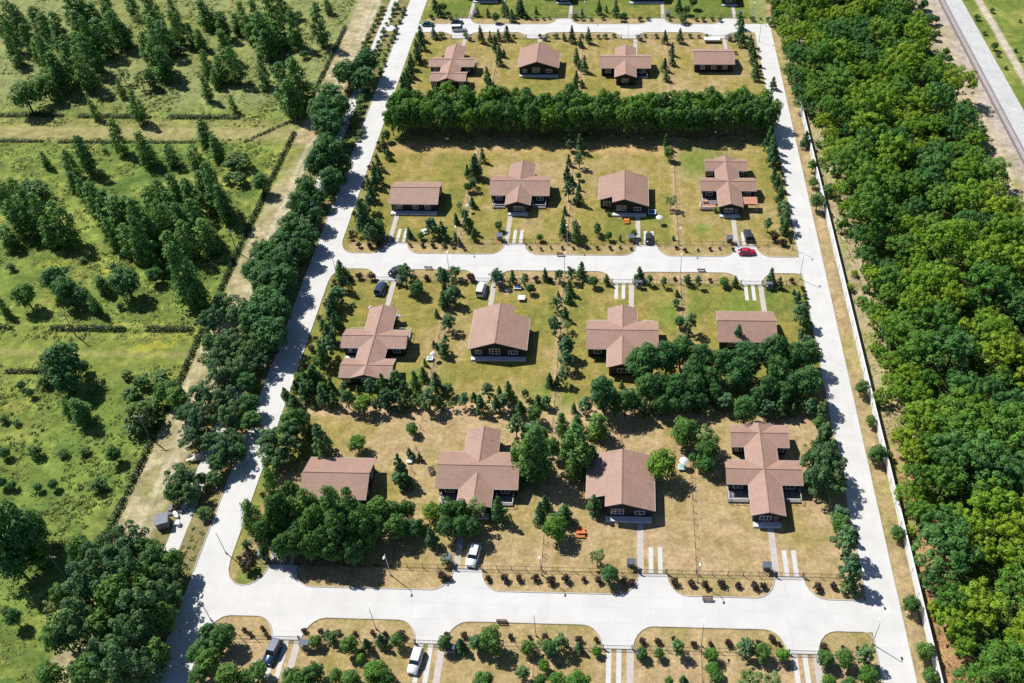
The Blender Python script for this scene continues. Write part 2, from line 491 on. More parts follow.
def P_px(k, cx, cy, wpx, hs=1.0):
    if k in ('s', 'u'):
        cx += rnd.uniform(-1.2, 1.2); cy += rnd.uniform(-.7, .7); wpx *= rnd.uniform(.72, 1.25)
    if k == 'b':
        hs *= rnd.uniform(.62, 1.05); wpx *= rnd.uniform(.9, 1.35); cx += rnd.uniform(-1.5, 1.5); cy += rnd.uniform(-2, 2)
    if k in ('c', 'p'):
        hs *= rnd.uniform(.85, 1.3)
    asp, cz = KIND[k][2], KIND[k][3]
    wpx = wpx * GROW.get(k, 1.18)
    X, Y = G(cx, cy)
    for _ in range(4):
        wm = wpx / ppm(X, Y, 2)
        X, Y = G(cx, cy, asp * wm * hs * cz)
    plant(k, X, Y, wm, hs)

def tile(x0, y0, s, txt, tall=None):
    for e in txt.split(';'):
        e = e.split()
        if len(e) < 4:
            continue
        x, y, wd, k = float(e[0]), float(e[1]), float(e[2]), e[3]
        P_px(k, x0 + x / s, y0 + y / s, wd / s, float(e[4]) if len(e) > 4 else (tall or {}).get(k, 1.0))
S6 = 1024 / 150
S8 = 1024 / 120
def s_(txt, k):
    """shrubs written as x y pairs, all of one kind"""
    return ';'.join(e + ' ' + k for e in txt.split(';') if e.strip())
# gardens below the top road
tile(370, 30, S6, "345 22 62 c;345 78 62 c;320 140 66 c;325 182 60 c;280 215 62 c;272 265 66 c;250 300 62 c;236 345 70 c;225 390 72 c;265 395 60 c;435 20 52 c;490 36 50 u;650 36 42 u;755 30 56 c;820 46 40 c;876 30 46 c;935 22 62 c;990 40 50 u;852 60 42 c;850 112 46 c;880 140 56 c;880 190 60 c;915 160 34 c;800 310 64 c;815 372 60 c;845 402 52 c;530 395 100 m;640 428 84 D;500 178 26 u;672 178 26 u")
tile(520, 30, S6, "130 38 40 u;185 38 40 u;240 38 40 u;300 42 36 c;355 25 58 c;415 40 40 u;468 35 54 c;535 38 40 u;590 38 40 u;645 38 40 u;800 40 40 u;860 40 40 u;925 40 40 u;990 50 50 c;410 82 46 c;385 180 62 c;440 225 62 C;402 242 36 c;385 310 46 c;422 362 40 c;375 372 60 c;345 400 72 d;990 240 56 c;1000 312 52 c;45 420 64 D")
tile(670, 30, S6, "70 35 52 c;15 130 46 c;15 200 52 c;130 40 40 u;190 40 40 u;245 40 40 u;400 40 36 u;475 25 72 c;490 70 62 c;550 70 52 c;560 122 62 c;570 180 66 c;585 262 62 c;590 300 56 c;596 130 30 s;605 190 30 s;612 240 30 s;622 280 30 s;705 362 58 c;440 150 30 u")
# gardens above the middle road
tile(320, 120, S6, "435 165 64 c;465 230 58 c;405 150 40 s;395 290 60 c;368 330 62 c;410 385 60 c;372 400 80 c;330 440 72 c;348 500 80 c;335 555 72 p;300 610 80 p;312 662 90 c;398 190 40 s;382 245 40 s;345 320 40 s;325 390 40 s;295 460 40 s;275 545 40 s;255 600 40 s;240 645 40 s;452 100 62 d")
tile(380, 160, S8, "800 60 110 c;745 92 62 c;750 222 72 D;792 180 62 y;785 350 62 c;680 380 60 y;715 455 60 p;650 510 52 c;742 525 100 c;800 640 70 c;430 550 84 p;530 602 90 p;245 612 60 c;345 640 48 d")
tile(470, 130, S6, "40 240 100 c;85 172 52 c;15 362 52 p;15 490 46 c;5 640 44 c;195 650 54 d;680 30 72 c;680 96 52 p;750 92 72 c;745 192 62 p;675 202 46 c;665 300 80 c;700 340 36 c;740 310 42 d;672 402 72 p;745 382 36 c;740 450 72 c;648 545 40 c;638 645 62 C;720 662 62 p;870 662 50 p;790 20 40 c")
tile(690, 130, S6, "505 20 52 c;545 60 80 c;565 112 80 c;572 170 90 c;575 300 62 c;600 352 72 c;620 430 80 c;640 530 90 p;650 600 80 p;650 660 80 c;610 235 38 s;630 300 38 s;640 350 38 s;655 430 38 s;685 560 38 s;535 632 56 p;170 545 36 u;792 60 80 c;838 240 62 d;842 350 60 d;872 485 92 d")
tile(580, 140, S8, "760 112 84 d;775 522 100 y;735 15 70 c;250 630 40 u")
tile(320, 210, S6, "290 50 130 c;392 110 110 d;340 150 80 p;250 150 46 y;610 160 46 c;690 176 36 d;765 110 80 p;830 130 76 c;925 190 62 c;930 60 50 c;210 150 50 s;205 190 52 s;265 240 54 s;340 238 50 s;408 230 44 s;620 245 38 s;690 240 38 s;770 240 38 s;852 240 48 u;990 255 40 s;910 245 40 s")
tile(520, 200, S8, "85 405 34 s;175 408 34 s;270 405 36 s;372 405 36 s;460 410 36 s;560 405 34 s;655 405 36 s;760 410 36 s;850 405 36 s;945 408 40 s;170 310 56 d;365 245 84 C;480 290 100 c;660 262 52 p;755 300 62 d;855 322 34 c;970 280 62 d")
tile(640, 200, S8, "300 402 40 s;390 420 40 s;490 422 36 s;590 408 34 s;680 408 34 s;785 415 44 s;285 320 34 c")
tile(768, 171, 4, "25 265 36 s;60 285 36 s;95 275 32 s")
# gardens below the middle road
tile(320, 210, S6, "140 400 100 c;145 480 90 c;115 572 110 p;82 630 90 c;40 640 46 s;92 482 44 s;76 526 40 s;265 450 54 s;348 450 62 s;208 470 50 s;575 425 112 p;640 460 42 s;720 456 44 s;655 522 96 D;535 512 40 s;840 450 80 p;920 420 78 p;910 512 62 c;895 570 80 p;850 552 70 c;842 620 70 c")
tile(250, 290, S6, "560 100 90 c;545 150 90 c;580 220 80 c;500 240 80 c;530 290 100 c;510 380 110 p;490 450 100 c;520 70 46 s;480 190 46 s;440 330 50 s;425 390 50 s;385 510 50 s;440 572 110 c;380 612 100 c;550 640 62 c;490 662 72 d;600 215 60 c;560 340 70 c;440 480 60 u;330 600 70 d;310 650 70 c;345 545 50 u")
tile(400, 250, S6, "290 178 80 p;360 300 90 p;290 340 70 c;250 430 40 c;325 480 90 p;300 652 72 p;308 590 32 c;655 165 82 p;770 190 60 c;850 192 60 p;995 175 46 c;95 186 40 s;175 186 40 s;485 186 58 s;935 190 46 s;885 260 56 D;700 190 40 s;230 640 36 c;250 655 40 c")
tile(540, 250, S6, "36 168 50 c;130 170 60 p;210 160 60 p;285 140 86 c;365 210 66 D;455 200 52 c;200 250 70 c;195 320 70 c;110 360 72 p;172 430 62 c;96 500 90 p;185 512 62 y;185 642 90 p;680 160 86 c;750 200 50 p;845 210 46 p;920 195 40 s;1010 200 42 c;935 290 40 c;930 352 52 p;955 480 72 D;70 200 40 s;660 200 36 s;125 300 30 c")
tile(670, 250, S6, "120 190 46 p;30 195 40 s;190 212 46 p;275 202 40 s;370 210 56 m;445 212 52 c;690 180 78 c;750 222 56 c;830 210 42 s;145 490 82 p;465 580 92 C;845 280 32 c;875 320 62 c;905 412 110 p;900 570 52 c;935 510 60 D;940 622 90 p;960 662 90 c;905 265 36 s;918 310 36 s;932 360 36 s;962 500 36 s;972 575 36 s;120 590 50 c")
# pine belt and the dark broadleaf belt behind the houses below the middle road
tile(380, 340, S6, "305 150 36 c;295 230 72 c;240 285 90 c;110 262 80 p;160 312 62 p;40 390 80 p;110 388 66 p;220 422 66 y;330 398 112 p;385 290 112 c;460 330 76 p;410 422 80 c;490 440 56 y;575 402 76 p;640 382 62 c;685 440 100 c;790 440 82 c;735 342 76 p;840 412 90 p;880 350 100 c;815 345 52 c;955 462 90 c;990 360 52 p;925 580 104 p;1000 622 92 c;215 598 76 d;435 70 72 c;20 300 80 c;60 440 70 c;180 400 70 c;275 400 70 c;140 440 70 c")
tile(530, 340, S6, "235 60 100 p;250 130 90 p;225 240 72 p;135 270 72 c;185 282 62 c;55 412 72 c;110 412 72 p;300 460 52 c;380 442 90 p;500 365 180 D;500 445 80 d;625 300 42 c;770 130 220 D;930 130 180 D;990 330 150 D;650 405 150 D;800 320 160 D;890 300 140 D;580 470 80 D;720 430 110 D;780 470 90 c;840 460 62 c;945 470 62 p;890 440 110 D;210 580 78 b 0.95;320 562 78 b 0.95;472 592 100 b 0.95;30 500 100 d;20 620 110 p;100 650 77 b 0.95;310 660 120 d", dict(D=1.25))
tile(670, 330, 1024 / 180, "60 120 130 D;180 160 140 D;300 180 140 D;120 250 130 D;230 260 120 D;440 160 172 D;400 240 150 D;590 140 160 D;620 220 150 D;720 170 140 D;800 130 120 D;790 290 150 D;700 300 130 D;560 330 110 D;640 350 110 D;40 330 120 D;140 320 112 D;250 352 92 D;320 400 82 p;430 440 124 D;500 380 90 D;555 440 78 p;635 430 86 c;700 460 56 c;720 400 72 d;800 430 82 p;860 450 76 p;150 440 46 c;225 460 56 y;850 520 62 d;890 572 82 p;840 650 80 c;930 660 80 c;85 570 140 d;210 622 124 y;30 420 80 D;95 410 90 D;180 400 80 D", dict(D=1.3))
# gardens above the bottom road
tile(250, 370, S6, "240 160 80 c;370 150 110 c;300 215 112 c;420 50 100 c;400 110 70 p;490 170 90 C;550 110 62 c;570 190 80 c;660 190 90 p;740 140 52 c;770 225 110 m;860 240 62 p;820 110 80 p;880 110 80 c;930 180 80 p;1000 180 80 p;990 60 80 p;290 365 170 d;250 480 190 W;130 480 180 W;150 600 160 W;480 470 140 C;500 560 110 c;728 490 110 m;420 420 90 c;350 330 110 d;640 115 60 p;430 240 60 u")
tile(220, 470, S6, "350 110 80 b 1.05;480 140 112 d;220 330 131 b 1.05;400 290 170 d;450 400 140 b 1.05;310 430 130 d;600 250 140 b 1.05;650 380 170 d;760 280 148 b 1.05;800 420 170 d;900 250 140 b 1.05;960 350 160 d;530 320 113 b 1.05;600 520 120 d;180 510 62 p;760 190 97 b 1.05;700 480 150 d;900 470 131 b 1.05;500 480 130 d;1000 470 113 b 1.05;130 600 60 s;290 170 66 s;420 330 120 D;560 430 120 D;860 340 130 D;380 360 130 d;520 460 140 d;650 500 130 d;760 520 140 d;900 540 130 D;420 520 120 D;640 400 120 b 1.0;880 400 130 b 1.0;1000 400 120 b 1.0;300 560 60 D", dict(d=1.75, D=1.75))
tile(370, 440, S6, "60 470 150 d;150 480 122 d;250 470 112 d;40 590 140 d;180 590 130 d;420 480 112 m;540 490 130 d;700 480 150 y;620 480 130 d;340 600 82 c;620 580 130 D;880 470 122 c;205 190 110 C;240 270 110 c;195 260 90 p;270 90 62 c;335 110 42 c;520 600 120 D;700 600 110 D", dict(d=1.3, D=1.3))
tile(490, 440, S6, "270 120 162 b 1.15;210 90 126 d;310 80 162 b 1.15;215 260 75 b 1.15;425 50 92 D;590 50 162 b 1.15;540 60 126 d;640 130 121 b 1.15;560 200 88 b 1.15;680 90 110 D;345 500 110 c;375 430 84 c;510 500 130 c;450 590 150 m;710 440 124 c;280 210 110 D;20 40 60 c", dict(d=1.55, D=1.4))
tile(630, 420, S6, "380 80 140 d;220 300 176 m;530 200 140 d;540 120 120 y;430 250 62 D;470 300 62 d;530 300 110 D", dict(d=1.25))
tile(740, 420, S6, "590 90 112 c;545 30 60 d;500 270 150 W;590 290 180 W;560 400 160 W;650 420 150 W;650 290 120 W;690 640 112 p;480 400 110 D", dict(W=1.35))
tile(768, 512, 4, "290 30 70 d;318 110 92 p;305 60 70 c;335 225 84 p;330 275 66 c;195 298 40 s;265 295 40 s;320 300 40 s;525 85 48 d;575 370 64 d;632 555 72 d;655 655 60 d;510 70 36 p")
tile(768, 342, 4, "375 180 50 d;412 312 40 d;440 440 66 d")
tile(512, 512, 4, "30 265 38 s;95 265 38 s;150 270 38 s;215 268 38 s;285 270 38 s;345 270 38 s;390 252 66 D;445 275 38 s;482 278 34 s;655 280 38 s;715 285 38 s;775 288 38 s;840 287 38 s;905 290 38 s;970 292 38 s;1005 294 34 s;340 180 60 y")
tile(256, 512, 4, "925 262 36 s;990 262 36 s;755 190 40 y;740 255 40 s;770 262 30 s;700 100 60 c;620 60 70 D;-40 170 60 s;-30 210 60 s")
# gardens below the bottom road
tile(180, 583, S6, "290 360 150 D;190 330 110 D;180 530 150 d;262 455 76 d;120 640 120 D;330 632 160 d;530 600 124 d;440 645 112 d;910 612 124 d;760 650 140 d;840 660 120 d;920 392 84 d;1010 350 62 p;345 300 50 s;440 312 58 s;480 350 46 s;555 312 54 s;590 350 40 s;855 330 60 s;965 332 54 s;110 480 120 D;150 420 100 D")
tile(330, 583, S6, "20 365 72 p;130 415 112 d;250 420 84 c;350 392 92 c;460 392 92 d;210 512 62 m;300 605 150 m;40 632 92 d;140 642 112 d;380 645 112 d;780 410 92 d;890 420 92 c;1000 400 100 p;50 335 48 s;165 342 50 s;280 335 52 s;375 345 52 s;490 352 58 s;790 352 54 s;915 356 48 s")
tile(470, 583, S6, "40 400 92 p;140 385 160 d;390 440 92 d;495 420 84 y;550 450 100 D;620 410 104 p;745 435 72 c;865 462 62 m;505 562 72 m;360 612 86 p;90 662 124 d;480 668 80 d;740 675 150 m;600 672 110 m;280 360 48 s;405 372 52 s;520 368 58 s;740 378 54 s;865 386 58 s")
tile(610, 583, S6, "220 480 74 d;335 480 64 d;465 432 84 p;690 490 84 m;700 592 92 m;730 650 90 d;930 440 112 p;1010 452 66 d;215 392 54 s;335 394 56 s;440 378 44 s;565 416 50 s;690 412 52 s;800 412 58 s;1015 402 46 s;400 672 60 d;500 664 70 c;960 665 150 y")
tile(750, 583, S6, "90 466 112 d;225 492 84 m;520 512 104 d;650 508 112 d;800 480 112 p;805 630 114 m;540 670 90 m;70 408 50 s;150 380 58 s;200 412 54 s;505 432 54 s;630 438 58 s;735 444 48 s;680 690 100 d;160 680 130 y")
# above the top road
tile(380, 0, S6, "375 25 60 c;405 75 46 c;430 40 50 d;360 105 36 s;845 40 62 C;950 40 60 C;900 105 56 c;665 75 36 c;735 85 36 c;1000 105 40 u;930 110 40 u;440 105 40 u;480 110 40 u;790 115 50 D;870 80 40 c")
tile(520, 0, S6, "8 50 60 C;110 70 30 c;425 85 26 c;540 45 48 C;655 50 56 C;720 105 70 u;590 60 26 c;105 125 36 u;155 125 36 u;205 122 36 u;375 122 36 u;425 124 36 u;480 124 36 u;570 122 50 u;820 124 36 u;870 124 36 u;45 120 40 u;690 110 40 D")
tile(660, 0, S6, "130 40 60 c;185 60 50 d;225 10 60 d;165 125 90 u;245 125 36 u;300 125 36 u;355 127 36 u;415 127 36 u;545 140 62 c;560 190 62 c;625 128 36 u;685 130 36 u;740 130 36 u;70 125 36 u;785 125 70 c;800 20 60 c")
# tall clipped-looking hedge of leafy trees between the top and middle rows
for row, (cy, n) in enumerate(((103, 38), (110, 38), (118, 39))):
    for i in range(n):
        x = 394 + (384 + row * 2) * (i + 0.5 * (row % 2)) / n - row * 2 + rnd.uniform(-3, 3)
        P_px('m' if rnd.random() < (0.6 if row == 0 else 0.3) else 'd', x, cy + rnd.uniform(-2, 2), rnd.uniform(14, 17), 1.62)
# young shrubs beside the cycle path
for (xa, ya, xb, yb, n) in ((397, 3, 372, 58, 12), (405, 5, 378, 76, 15), (390, 30, 364, 75, 0), (368, 88, 350, 128, 7), (362, 130, 345, 160, 5), (348, 165, 326, 215, 5)):
    for i in range(n):
        t = (i + 0.5) / n
        P_px('u', xa + (xb - xa) * t + rnd.uniform(-1, 1), ya + (yb - ya) * t, rnd.uniform(5, 7) * (1 if ya < 80 else 1.6))
for i in range(10):
    t = (i + 0.5) / 10
    P_px('u', 384 - 22 * t, 5 + 45 * t, 6)
# big trees along the tree-lined road
tile(256, 0, 4, "360 285 88 D;440 245 92 D;440 310 76 D;400 330 59 D;300 390 101 D;260 440 101 D;290 500 109 D;330 430 92 D;290 610 126 D;250 660 101 D;340 650 76 D")
tile(256, 171, 4, "20 45 67 D;200 70 84 D;245 100 67 D;180 140 101 D;230 180 76 D;150 220 101 D;200 250 92 D;110 270 92 D;170 310 92 D;40 330 109 D;100 370 92 D;40 420 118 D;110 430 101 D;30 520 126 D;90 560 109 D;60 650 126 D;300 30 92 D;15 600 126 D", dict(D=1.0, W=1.05))
tile(180, 230, S6, "545 125 109 W;740 110 168 W;690 200 143 W;500 270 143 D;560 360 160 W;680 420 143 D;280 490 143 W;400 560 168 W;520 560 151 W;200 620 160 W;600 630 134 D", dict(D=1.0, W=1.05))
tile(140, 330, S6, "600 90 168 W;740 140 160 W;520 200 160 W;670 250 160 W;810 200 126 W;560 330 160 W;720 360 126 D;250 450 140 d;210 400 84 D;420 440 168 W;560 480 151 W;400 600 176 W;600 600 160 W;740 500 134 D;300 560 118 W;760 620 126 D;720 60 126 W;480 90 118 D", dict(D=1.0, W=1.05))
tile(120, 430, S6, "480 40 143 W;620 60 134 W;420 320 168 W;370 420 118 D;480 430 126 W;560 330 84 D;640 330 120 u;720 130 160 W;660 220 126 D;760 60 134 W;580 560 130 u;820 150 92 D", dict(D=1.0, W=1.05))
tile(0, 512, 4, "60 90 180 D;110 60 120 D;40 180 130 D;150 150 90 d;330 165 110 d;425 190 130 W;515 125 120 W;590 150 90 d;505 235 140 W;580 275 120 d;345 300 150 W;460 340 140 d;570 375 140 W;650 320 110 W;300 440 150 W;400 450 120 d;235 490 110 d;530 480 140 W;620 190 100 D;695 200 80 d;470 610 150 W;345 640 120 d;570 620 120 W;200 650 90 d;645 425 100 d;660 260 90 W;50 420 60 D;20 390 40 u;205 375 56 y;400 560 100 W;620 560 100 d;450 100 70 W;240 330 70 d", dict(D=1.3, W=1.35, d=1.3))
# meadow: birches and bushes
tile(0, 0, 4, "40 60 46 b;45 150 50 b;80 85 50 b;110 150 52 b;140 70 52 b;180 110 52 b;235 140 58 b;65 240 46 y;95 370 100 d;165 220 60 b;200 255 66 b;230 290 64 b;290 250 68 b;335 270 60 b;175 335 84 d;220 370 50 b;295 50 72 b;320 120 78 b;375 70 68 b;400 150 78 b;360 160 60 b;440 70 58 b;465 120 62 b;500 135 44 b;345 60 56 b;520 20 44 b;560 80 44 y;605 50 62 b;620 130 62 b;655 160 62 b;690 60 48 b;580 190 54 b;640 210 62 b;655 260 74 b;615 240 56 b;490 295 48 y;560 315 56 y;605 320 42 b;480 355 34 b;540 430 40 b;370 430 30 b;800 155 48 b;820 60 48 b;850 85 48 b;890 100 54 b;895 180 54 b;950 90 46 b;980 85 40 b;1000 110 48 b;830 260 48 b;880 285 64 b;935 270 62 b;860 315 40 b;820 360 46 b;930 410 26 b;470 555 46 b;575 600 60 b;690 632 46 b;780 632 46 b;820 530 62 b;865 590 48 b;330 620 54 b;280 660 46 b;180 640 32 b;420 605 28 u;760 150 46 b;15 110 44 b;275 190 60 b;320 200 60 b;360 215 60 b;430 40 50 b;720 200 50 u;50 200 50 b;250 170 60 b;700 120 48 b;960 640 130 u;920 650 100 u")
tile(256, 0, 4, "20 130 72 b;80 130 58 b;60 60 62 b;150 120 50 b;250 100 60 b;25 290 50 b;110 340 80 b;160 330 86 b;140 400 70 b;290 20 36 b;190 215 50 u;30 345 40 u;100 30 46 b;40 170 60 b;0 60 50 b;130 180 36 u;60 275 34 u;170 60 50 u")
tile(0, 171, 4, "20 130 48 b;65 70 48 b;70 200 64 b;120 170 74 b;170 190 72 b;240 200 80 b;200 240 60 b;290 50 50 b;380 120 68 b;430 150 64 b;480 180 78 b;525 160 64 b;560 210 70 b;600 250 64 b;440 250 50 b;640 90 64 b;680 140 68 b;700 70 70 b;760 110 70 b;820 70 64 b;860 90 64 b;650 210 64 b;720 190 70 b;790 200 70 b;740 270 78 b;690 300 64 b;830 260 64 b;95 490 90 d;210 420 100 D;260 480 90 D;325 500 66 D;410 460 46 b;495 435 110 D;560 345 56 u;740 440 90 b;780 480 76 b;10 545 44 b;340 90 60 b;0 80 60 b;510 270 64 b;560 280 60 b;30 260 60 b;890 150 60 b;620 160 60 b;150 80 120 u;130 60 90 u;640 390 60 u;610 410 60 D;450 385 50 u;40 380 40 u;330 355 40 u;690 370 60 u;480 540 44 u;380 530 36 b;960 30 90 u;910 30 60 u")
tile(0, 342, 4, "240 80 140 D;260 140 110 D;330 95 46 D;320 275 64 b;275 268 40 b;140 440 64 u;250 442 46 u;395 570 90 u;455 450 56 D;570 290 120 u;540 330 90 u;560 160 100 u;640 140 100 u;680 180 90 u;520 200 80 u;120 200 32 D;85 170 30 D;15 440 40 D;610 250 80 u;15 310 40 u;210 570 36 D;150 580 30 D;45 570 34 D;5 560 40 D;180 155 60 u;60 320 40 u;650 200 70 d;330 440 40 u;500 130 70 u")
tile(904, 0, S8, "180 25 70 D;225 150 80 D;280 165 50 D;130 250 70 d;360 440 60 d;385 495 60 D;775 385 56 D;620 140 60 u;680 280 50 u;760 90 44 u;1000 180 40 u;960 430 50 u;1000 500 50 u;800 460 50 u;860 580 50 u;300 280 50 u;300 350 44 u")

# forest beyond the white wall
occ = []
def forest():
    r = random.Random(3)
    def edge_w(Y):      # western edge of the wood
        return 56.0 + 1.0 * math.sin(Y * 0.11) + (1.2 if 140 < Y < 215 else 0) - (4.4 if Y > 252 else 0) - (1.0 if 104 < Y < 126 else 0) - (0.8 if Y < 104 else 0)
    def edge_e(Y):
        return 98.0 + 1.8 * math.sin(Y * 0.2) + (1.0 if Y < 250 else 0) - (4 if 272 < Y < 300 else 0)
    tries = 0
    while tries < 60000 and len(occ) < 285:
        tries += 1
        Y = r.uniform(66, 332)
        X = r.uniform(50, 112)
        px = R.T @ np.array([X, Y, 4 - H]); sx = CX + F * px[0] / px[2]
        if sx > 1045 or X < edge_w(Y) or X > edge_e(Y):
            continue
        wd = r.choice((4.4, 5.4, 6.4, 7.4, 8.8)) * r.uniform(0.9, 1.1)
        if X - edge_w(Y) < 2.5:
            wd = min(wd, 4.6)
        if any((X - a) ** 2 + (Y - b) ** 2 < (0.375 * (wd + c)) ** 2 for a, b, c in occ):
            continue
        occ.append((X, Y, wd))
        # stands of one sort grow together
        v = math.sin(X * 0.13 + 1.2) * math.cos(Y * 0.075 + X * 0.04) + 0.6 * math.sin(Y * 0.21 + X * 0.17)
        q = v + r.uniform(-0.9, 0.9)
        k = 'fl' if q > 0.1 else ('fd' if q < -0.7 else 'fm')
        plant(k, X, Y, wd, r.uniform(0.82, 1.2))
forest()
def forest_shrubs():
    r = random.Random(17)
    got = []
    for _ in range(40000):
        if len(got) >= 285:
            break
        Y = r.uniform(66, 325); X = r.uniform(50.5, 104)
        px = R.T @ np.array([X, Y, 2 - H]); sx = CX + F * px[0] / px[2]
        if sx > 1040 or X > 101 + 1.5 * math.sin(Y * .3) or X < (54.6 + 1.3 * math.sin(Y * .35) if Y < 256 else 51.0):
            continue
        if X < 59 and r.random() < (.25 if Y < 252 else .05):
            continue
        wd = r.uniform(1.8, 3.8)
        if any((X - a) ** 2 + (Y - b) ** 2 < (0.30 * c + 0.42 * wd) ** 2 for a, b, c in occ) or any((X - a) ** 2 + (Y - b) ** 2 < (0.36 * (wd + c)) ** 2 for a, b, c in got):
            continue
        got.append((X, Y, wd))
        plant(r.choice(('hl', 'hl', 'hm', 'hd')), X, Y, wd, r.uniform(.9, 1.5))
forest_shrubs()
# ------------------------------------------------------------------ positions of the plan
ROADS_Y = [(G(560, 624)[1], G(560, 593)[1]), (G(560, 271)[1], G(560, 255)[1]), (G(570, 32.5)[1], G(570, 24)[1])]
(B0, B1), (M0, M1), (T0, T1) = ROADS_Y
LX0, LX1 = -77.3, -71.2
RX0, RX1 = 43.9, 49.5
WALLX = 52.75
FD = 4.4                      # verge depth between road and fence

# ------------------------------------------------------------------ ground sheet with its own earth and grass colours
def vnoise(X, Y, s, seed):
    r = np.random.default_rng(seed)
    tb = r.random((512, 512))
    x, y = X / s + 1000, Y / s + 1000
    i, j = np.floor(x).astype(int), np.floor(y).astype(int)
    fx, fy = x - i, y - j
    fx = fx * fx * (3 - 2 * fx); fy = fy * fy * (3 - 2 * fy)
    a = tb[i % 512, j % 512]; b = tb[(i + 1) % 512, j % 512]; c = tb[i % 512, (j + 1) % 512]; d = tb[(i + 1) % 512, (j + 1) % 512]
    return (a * (1 - fx) + b * fx) * (1 - fy) + (c * (1 - fx) + d * fx) * fy

def fbm(X, Y, s, seed, o=4):
    t = 0; amp = 1; tot = 0
    for k in range(o):
        t = t + amp * vnoise(X, Y, s / 2 ** k, seed + k); tot += amp; amp *= 0.55
    return t / tot

def build_ground():
    st = 0.5
    xs = np.arange(-290, 190.01, st); ys = np.arange(40, 400.01, st)
    X, Y = np.meshgrid(xs, ys)
    n1, n2, n3 = fbm(X, Y, 22, 1), fbm(X, Y, 6, 9), fbm(X, Y, 1.6, 21, 2)
    n4 = fbm(X * 0.5, Y, 2.6, 61, 3)
    wob = (n2 - 0.5) * 3.0
    def mixc(a, b, t):
        t = np.clip(t, 0, 1)[..., None]
        return a * (1 - t) + b * t
    def band(v, lo, hi, soft):
        return np.clip((v - lo) / soft + 0.5, 0, 1) * np.clip((hi - v) / soft + 0.5, 0, 1)
    c = lambda *a: np.array(a)
    green, yel, beige = c(0.16, 0.22, 0.046), c(0.33, 0.315, 0.075), c(0.25, 0.265, 0.105)
    # meadow
    col = mixc(np.broadcast_to(green, X.shape + (3,)), yel, (n1 - 0.40) * 1.6 + (n3 - 0.5) * 1.6 + (n2 - 0.5) * 1.4)
    col = mixc(col, c(0.085, 0.14, 0.03), (n2 - 0.52) * 5 + (n3 - 0.5) * 2.0)
    col = col * (0.62 + 0.76 * n4)[..., None]
    north = np.clip((Y - 247) / 12, 0, 1)
    col = mixc(col, mixc(np.broadcast_to(beige, col.shape), c(0.20, 0.22, 0.06), (n1 - 0.45) * 3 + (n3 - .5)), north * 0.85)
    ysh = G(60, 352)[1]
    col = mixc(col, c(0.33, 0.29, 0.13), band(Y + wob * 0.2, G(60, 354)[1] - 0.5, G(60, 350)[1], 1.0) * 0.75 * (X < -94))
    col = mixc(col, c(0.21, 0.23, 0.05), band(Y + wob * 0.4, G(60, 382)[1], G(60, 322)[1], 3) * 0.5 * (X < -94))
    col = mixc(col, c(0.36, 0.31, 0.15), band(Y + wob * 0.3, G(60, 138)[1], G(60, 127)[1], 1.5) * 0.9 * (X < -93))
    col = mixc(col, c(0.27, 0.25, 0.09), band(Y + wob * 0.3, G(60, 142)[1], G(60, 118)[1], 2.5) * 0.6 * (X < -93))
    for gx, gy, gr in ((-101, 152.5, 5), (-107, 150.5, 6), (-99, 172, 4), (-101, 167, 4), (-103, 196, 4), (-122, 176, 6), (-140, 180, 7), (-112, 224, 5)):
        col = mixc(col, c(0.36, 0.32, 0.03), np.clip(1.3 - np.hypot(X - gx, (Y - gy) * 1.6) / gr, 0, 1) * np.clip((n3 - .5) * 4, 0, .45))
    # dirt track with its wheel lines
    td = band(X + wob * 0.35, -95.7, -87.0, 1.2)
    tcol = mixc(np.broadcast_to(c(0.38, 0.315, 0.18), col.shape), c(0.46, 0.38, 0.25), (n3 - 0.4) * 2.5)
    tcol = mixc(tcol, c(0.22, 0.22, 0.06), (n1 - 0.52) * 5)
    for xx in (-90.7, -88.9):
        tcol = mixc(tcol, c(0.52, 0.45, 0.34), band(X + (n1 - .5) * 2.5, xx - 0.55, xx + 0.55, 0.5) * np.clip((n2 - 0.25) * 3, 0.15, 0.8))
    col = mixc(col, tcol, td * (0.85 + 0.3 * (n2 - 0.5)))
    col = mixc(col, c(0.42, 0.24, 0.14), td * np.clip(1 - np.hypot(X + 89.5, (Y - 241) * 0.8) / 6, 0, 1) * 0.8)
    # strip between track and tree-lined road
    stp = band(X + wob * 0.3, -87.5, LX0, 0.8)
    scol = mixc(np.broadcast_to(c(0.24, 0.20, 0.09), col.shape), c(0.13, 0.17, 0.035), (n2 - 0.4) * 3)
    col = mixc(col, scol, stp)
    col = mixc(col, c(0.42, 0.24, 0.13), stp * np.clip((n2 - 0.5) * 5, 0, 1) * band(Y, 100, 130, 6) * 0.8)
    # gardens: each plot has its own dryness
    tan, mid, lush = c(0.41, 0.30, 0.165), c(0.27, 0.225, 0.06), c(0.13, 0.175, 0.034)
    rows = [((-1e3, B0), (.85, .85, .9, .9)), ((B1, 133.5), (.82, .86, .78, .92)), ((133.5, M0), (.45, .62, .5, .38)),
            ((M1, 239), (.52, .55, .48, .66)), ((239, T0), (.58, .5, .56, .72)), ((T1, 1e4), (.08, .05, .06, .0))]
    n5 = fbm(X * 3.0, Y * 0.22, 3.0, 91, 3)
    inlot = band(X, LX1, RX0, 0.3)
    dry = np.zeros_like(X)
    for (ya, yb), dd in rows:
        for k, (xa, xb) in enumerate(((-75, -41), (-41, -13.6), (-13.6, 14.4), (14.4, 50))):
            dry = np.where((Y >= ya) & (Y < yb) & (X >= xa) & (X < xb), dd[k], dry)
    dry = dry - 0.02 + (n1 - 0.5) * 0.9 + (n2 - 0.5) * 0.55 + (n3 - 0.5) * 0.25 + (n5 - 0.5) * 0.35
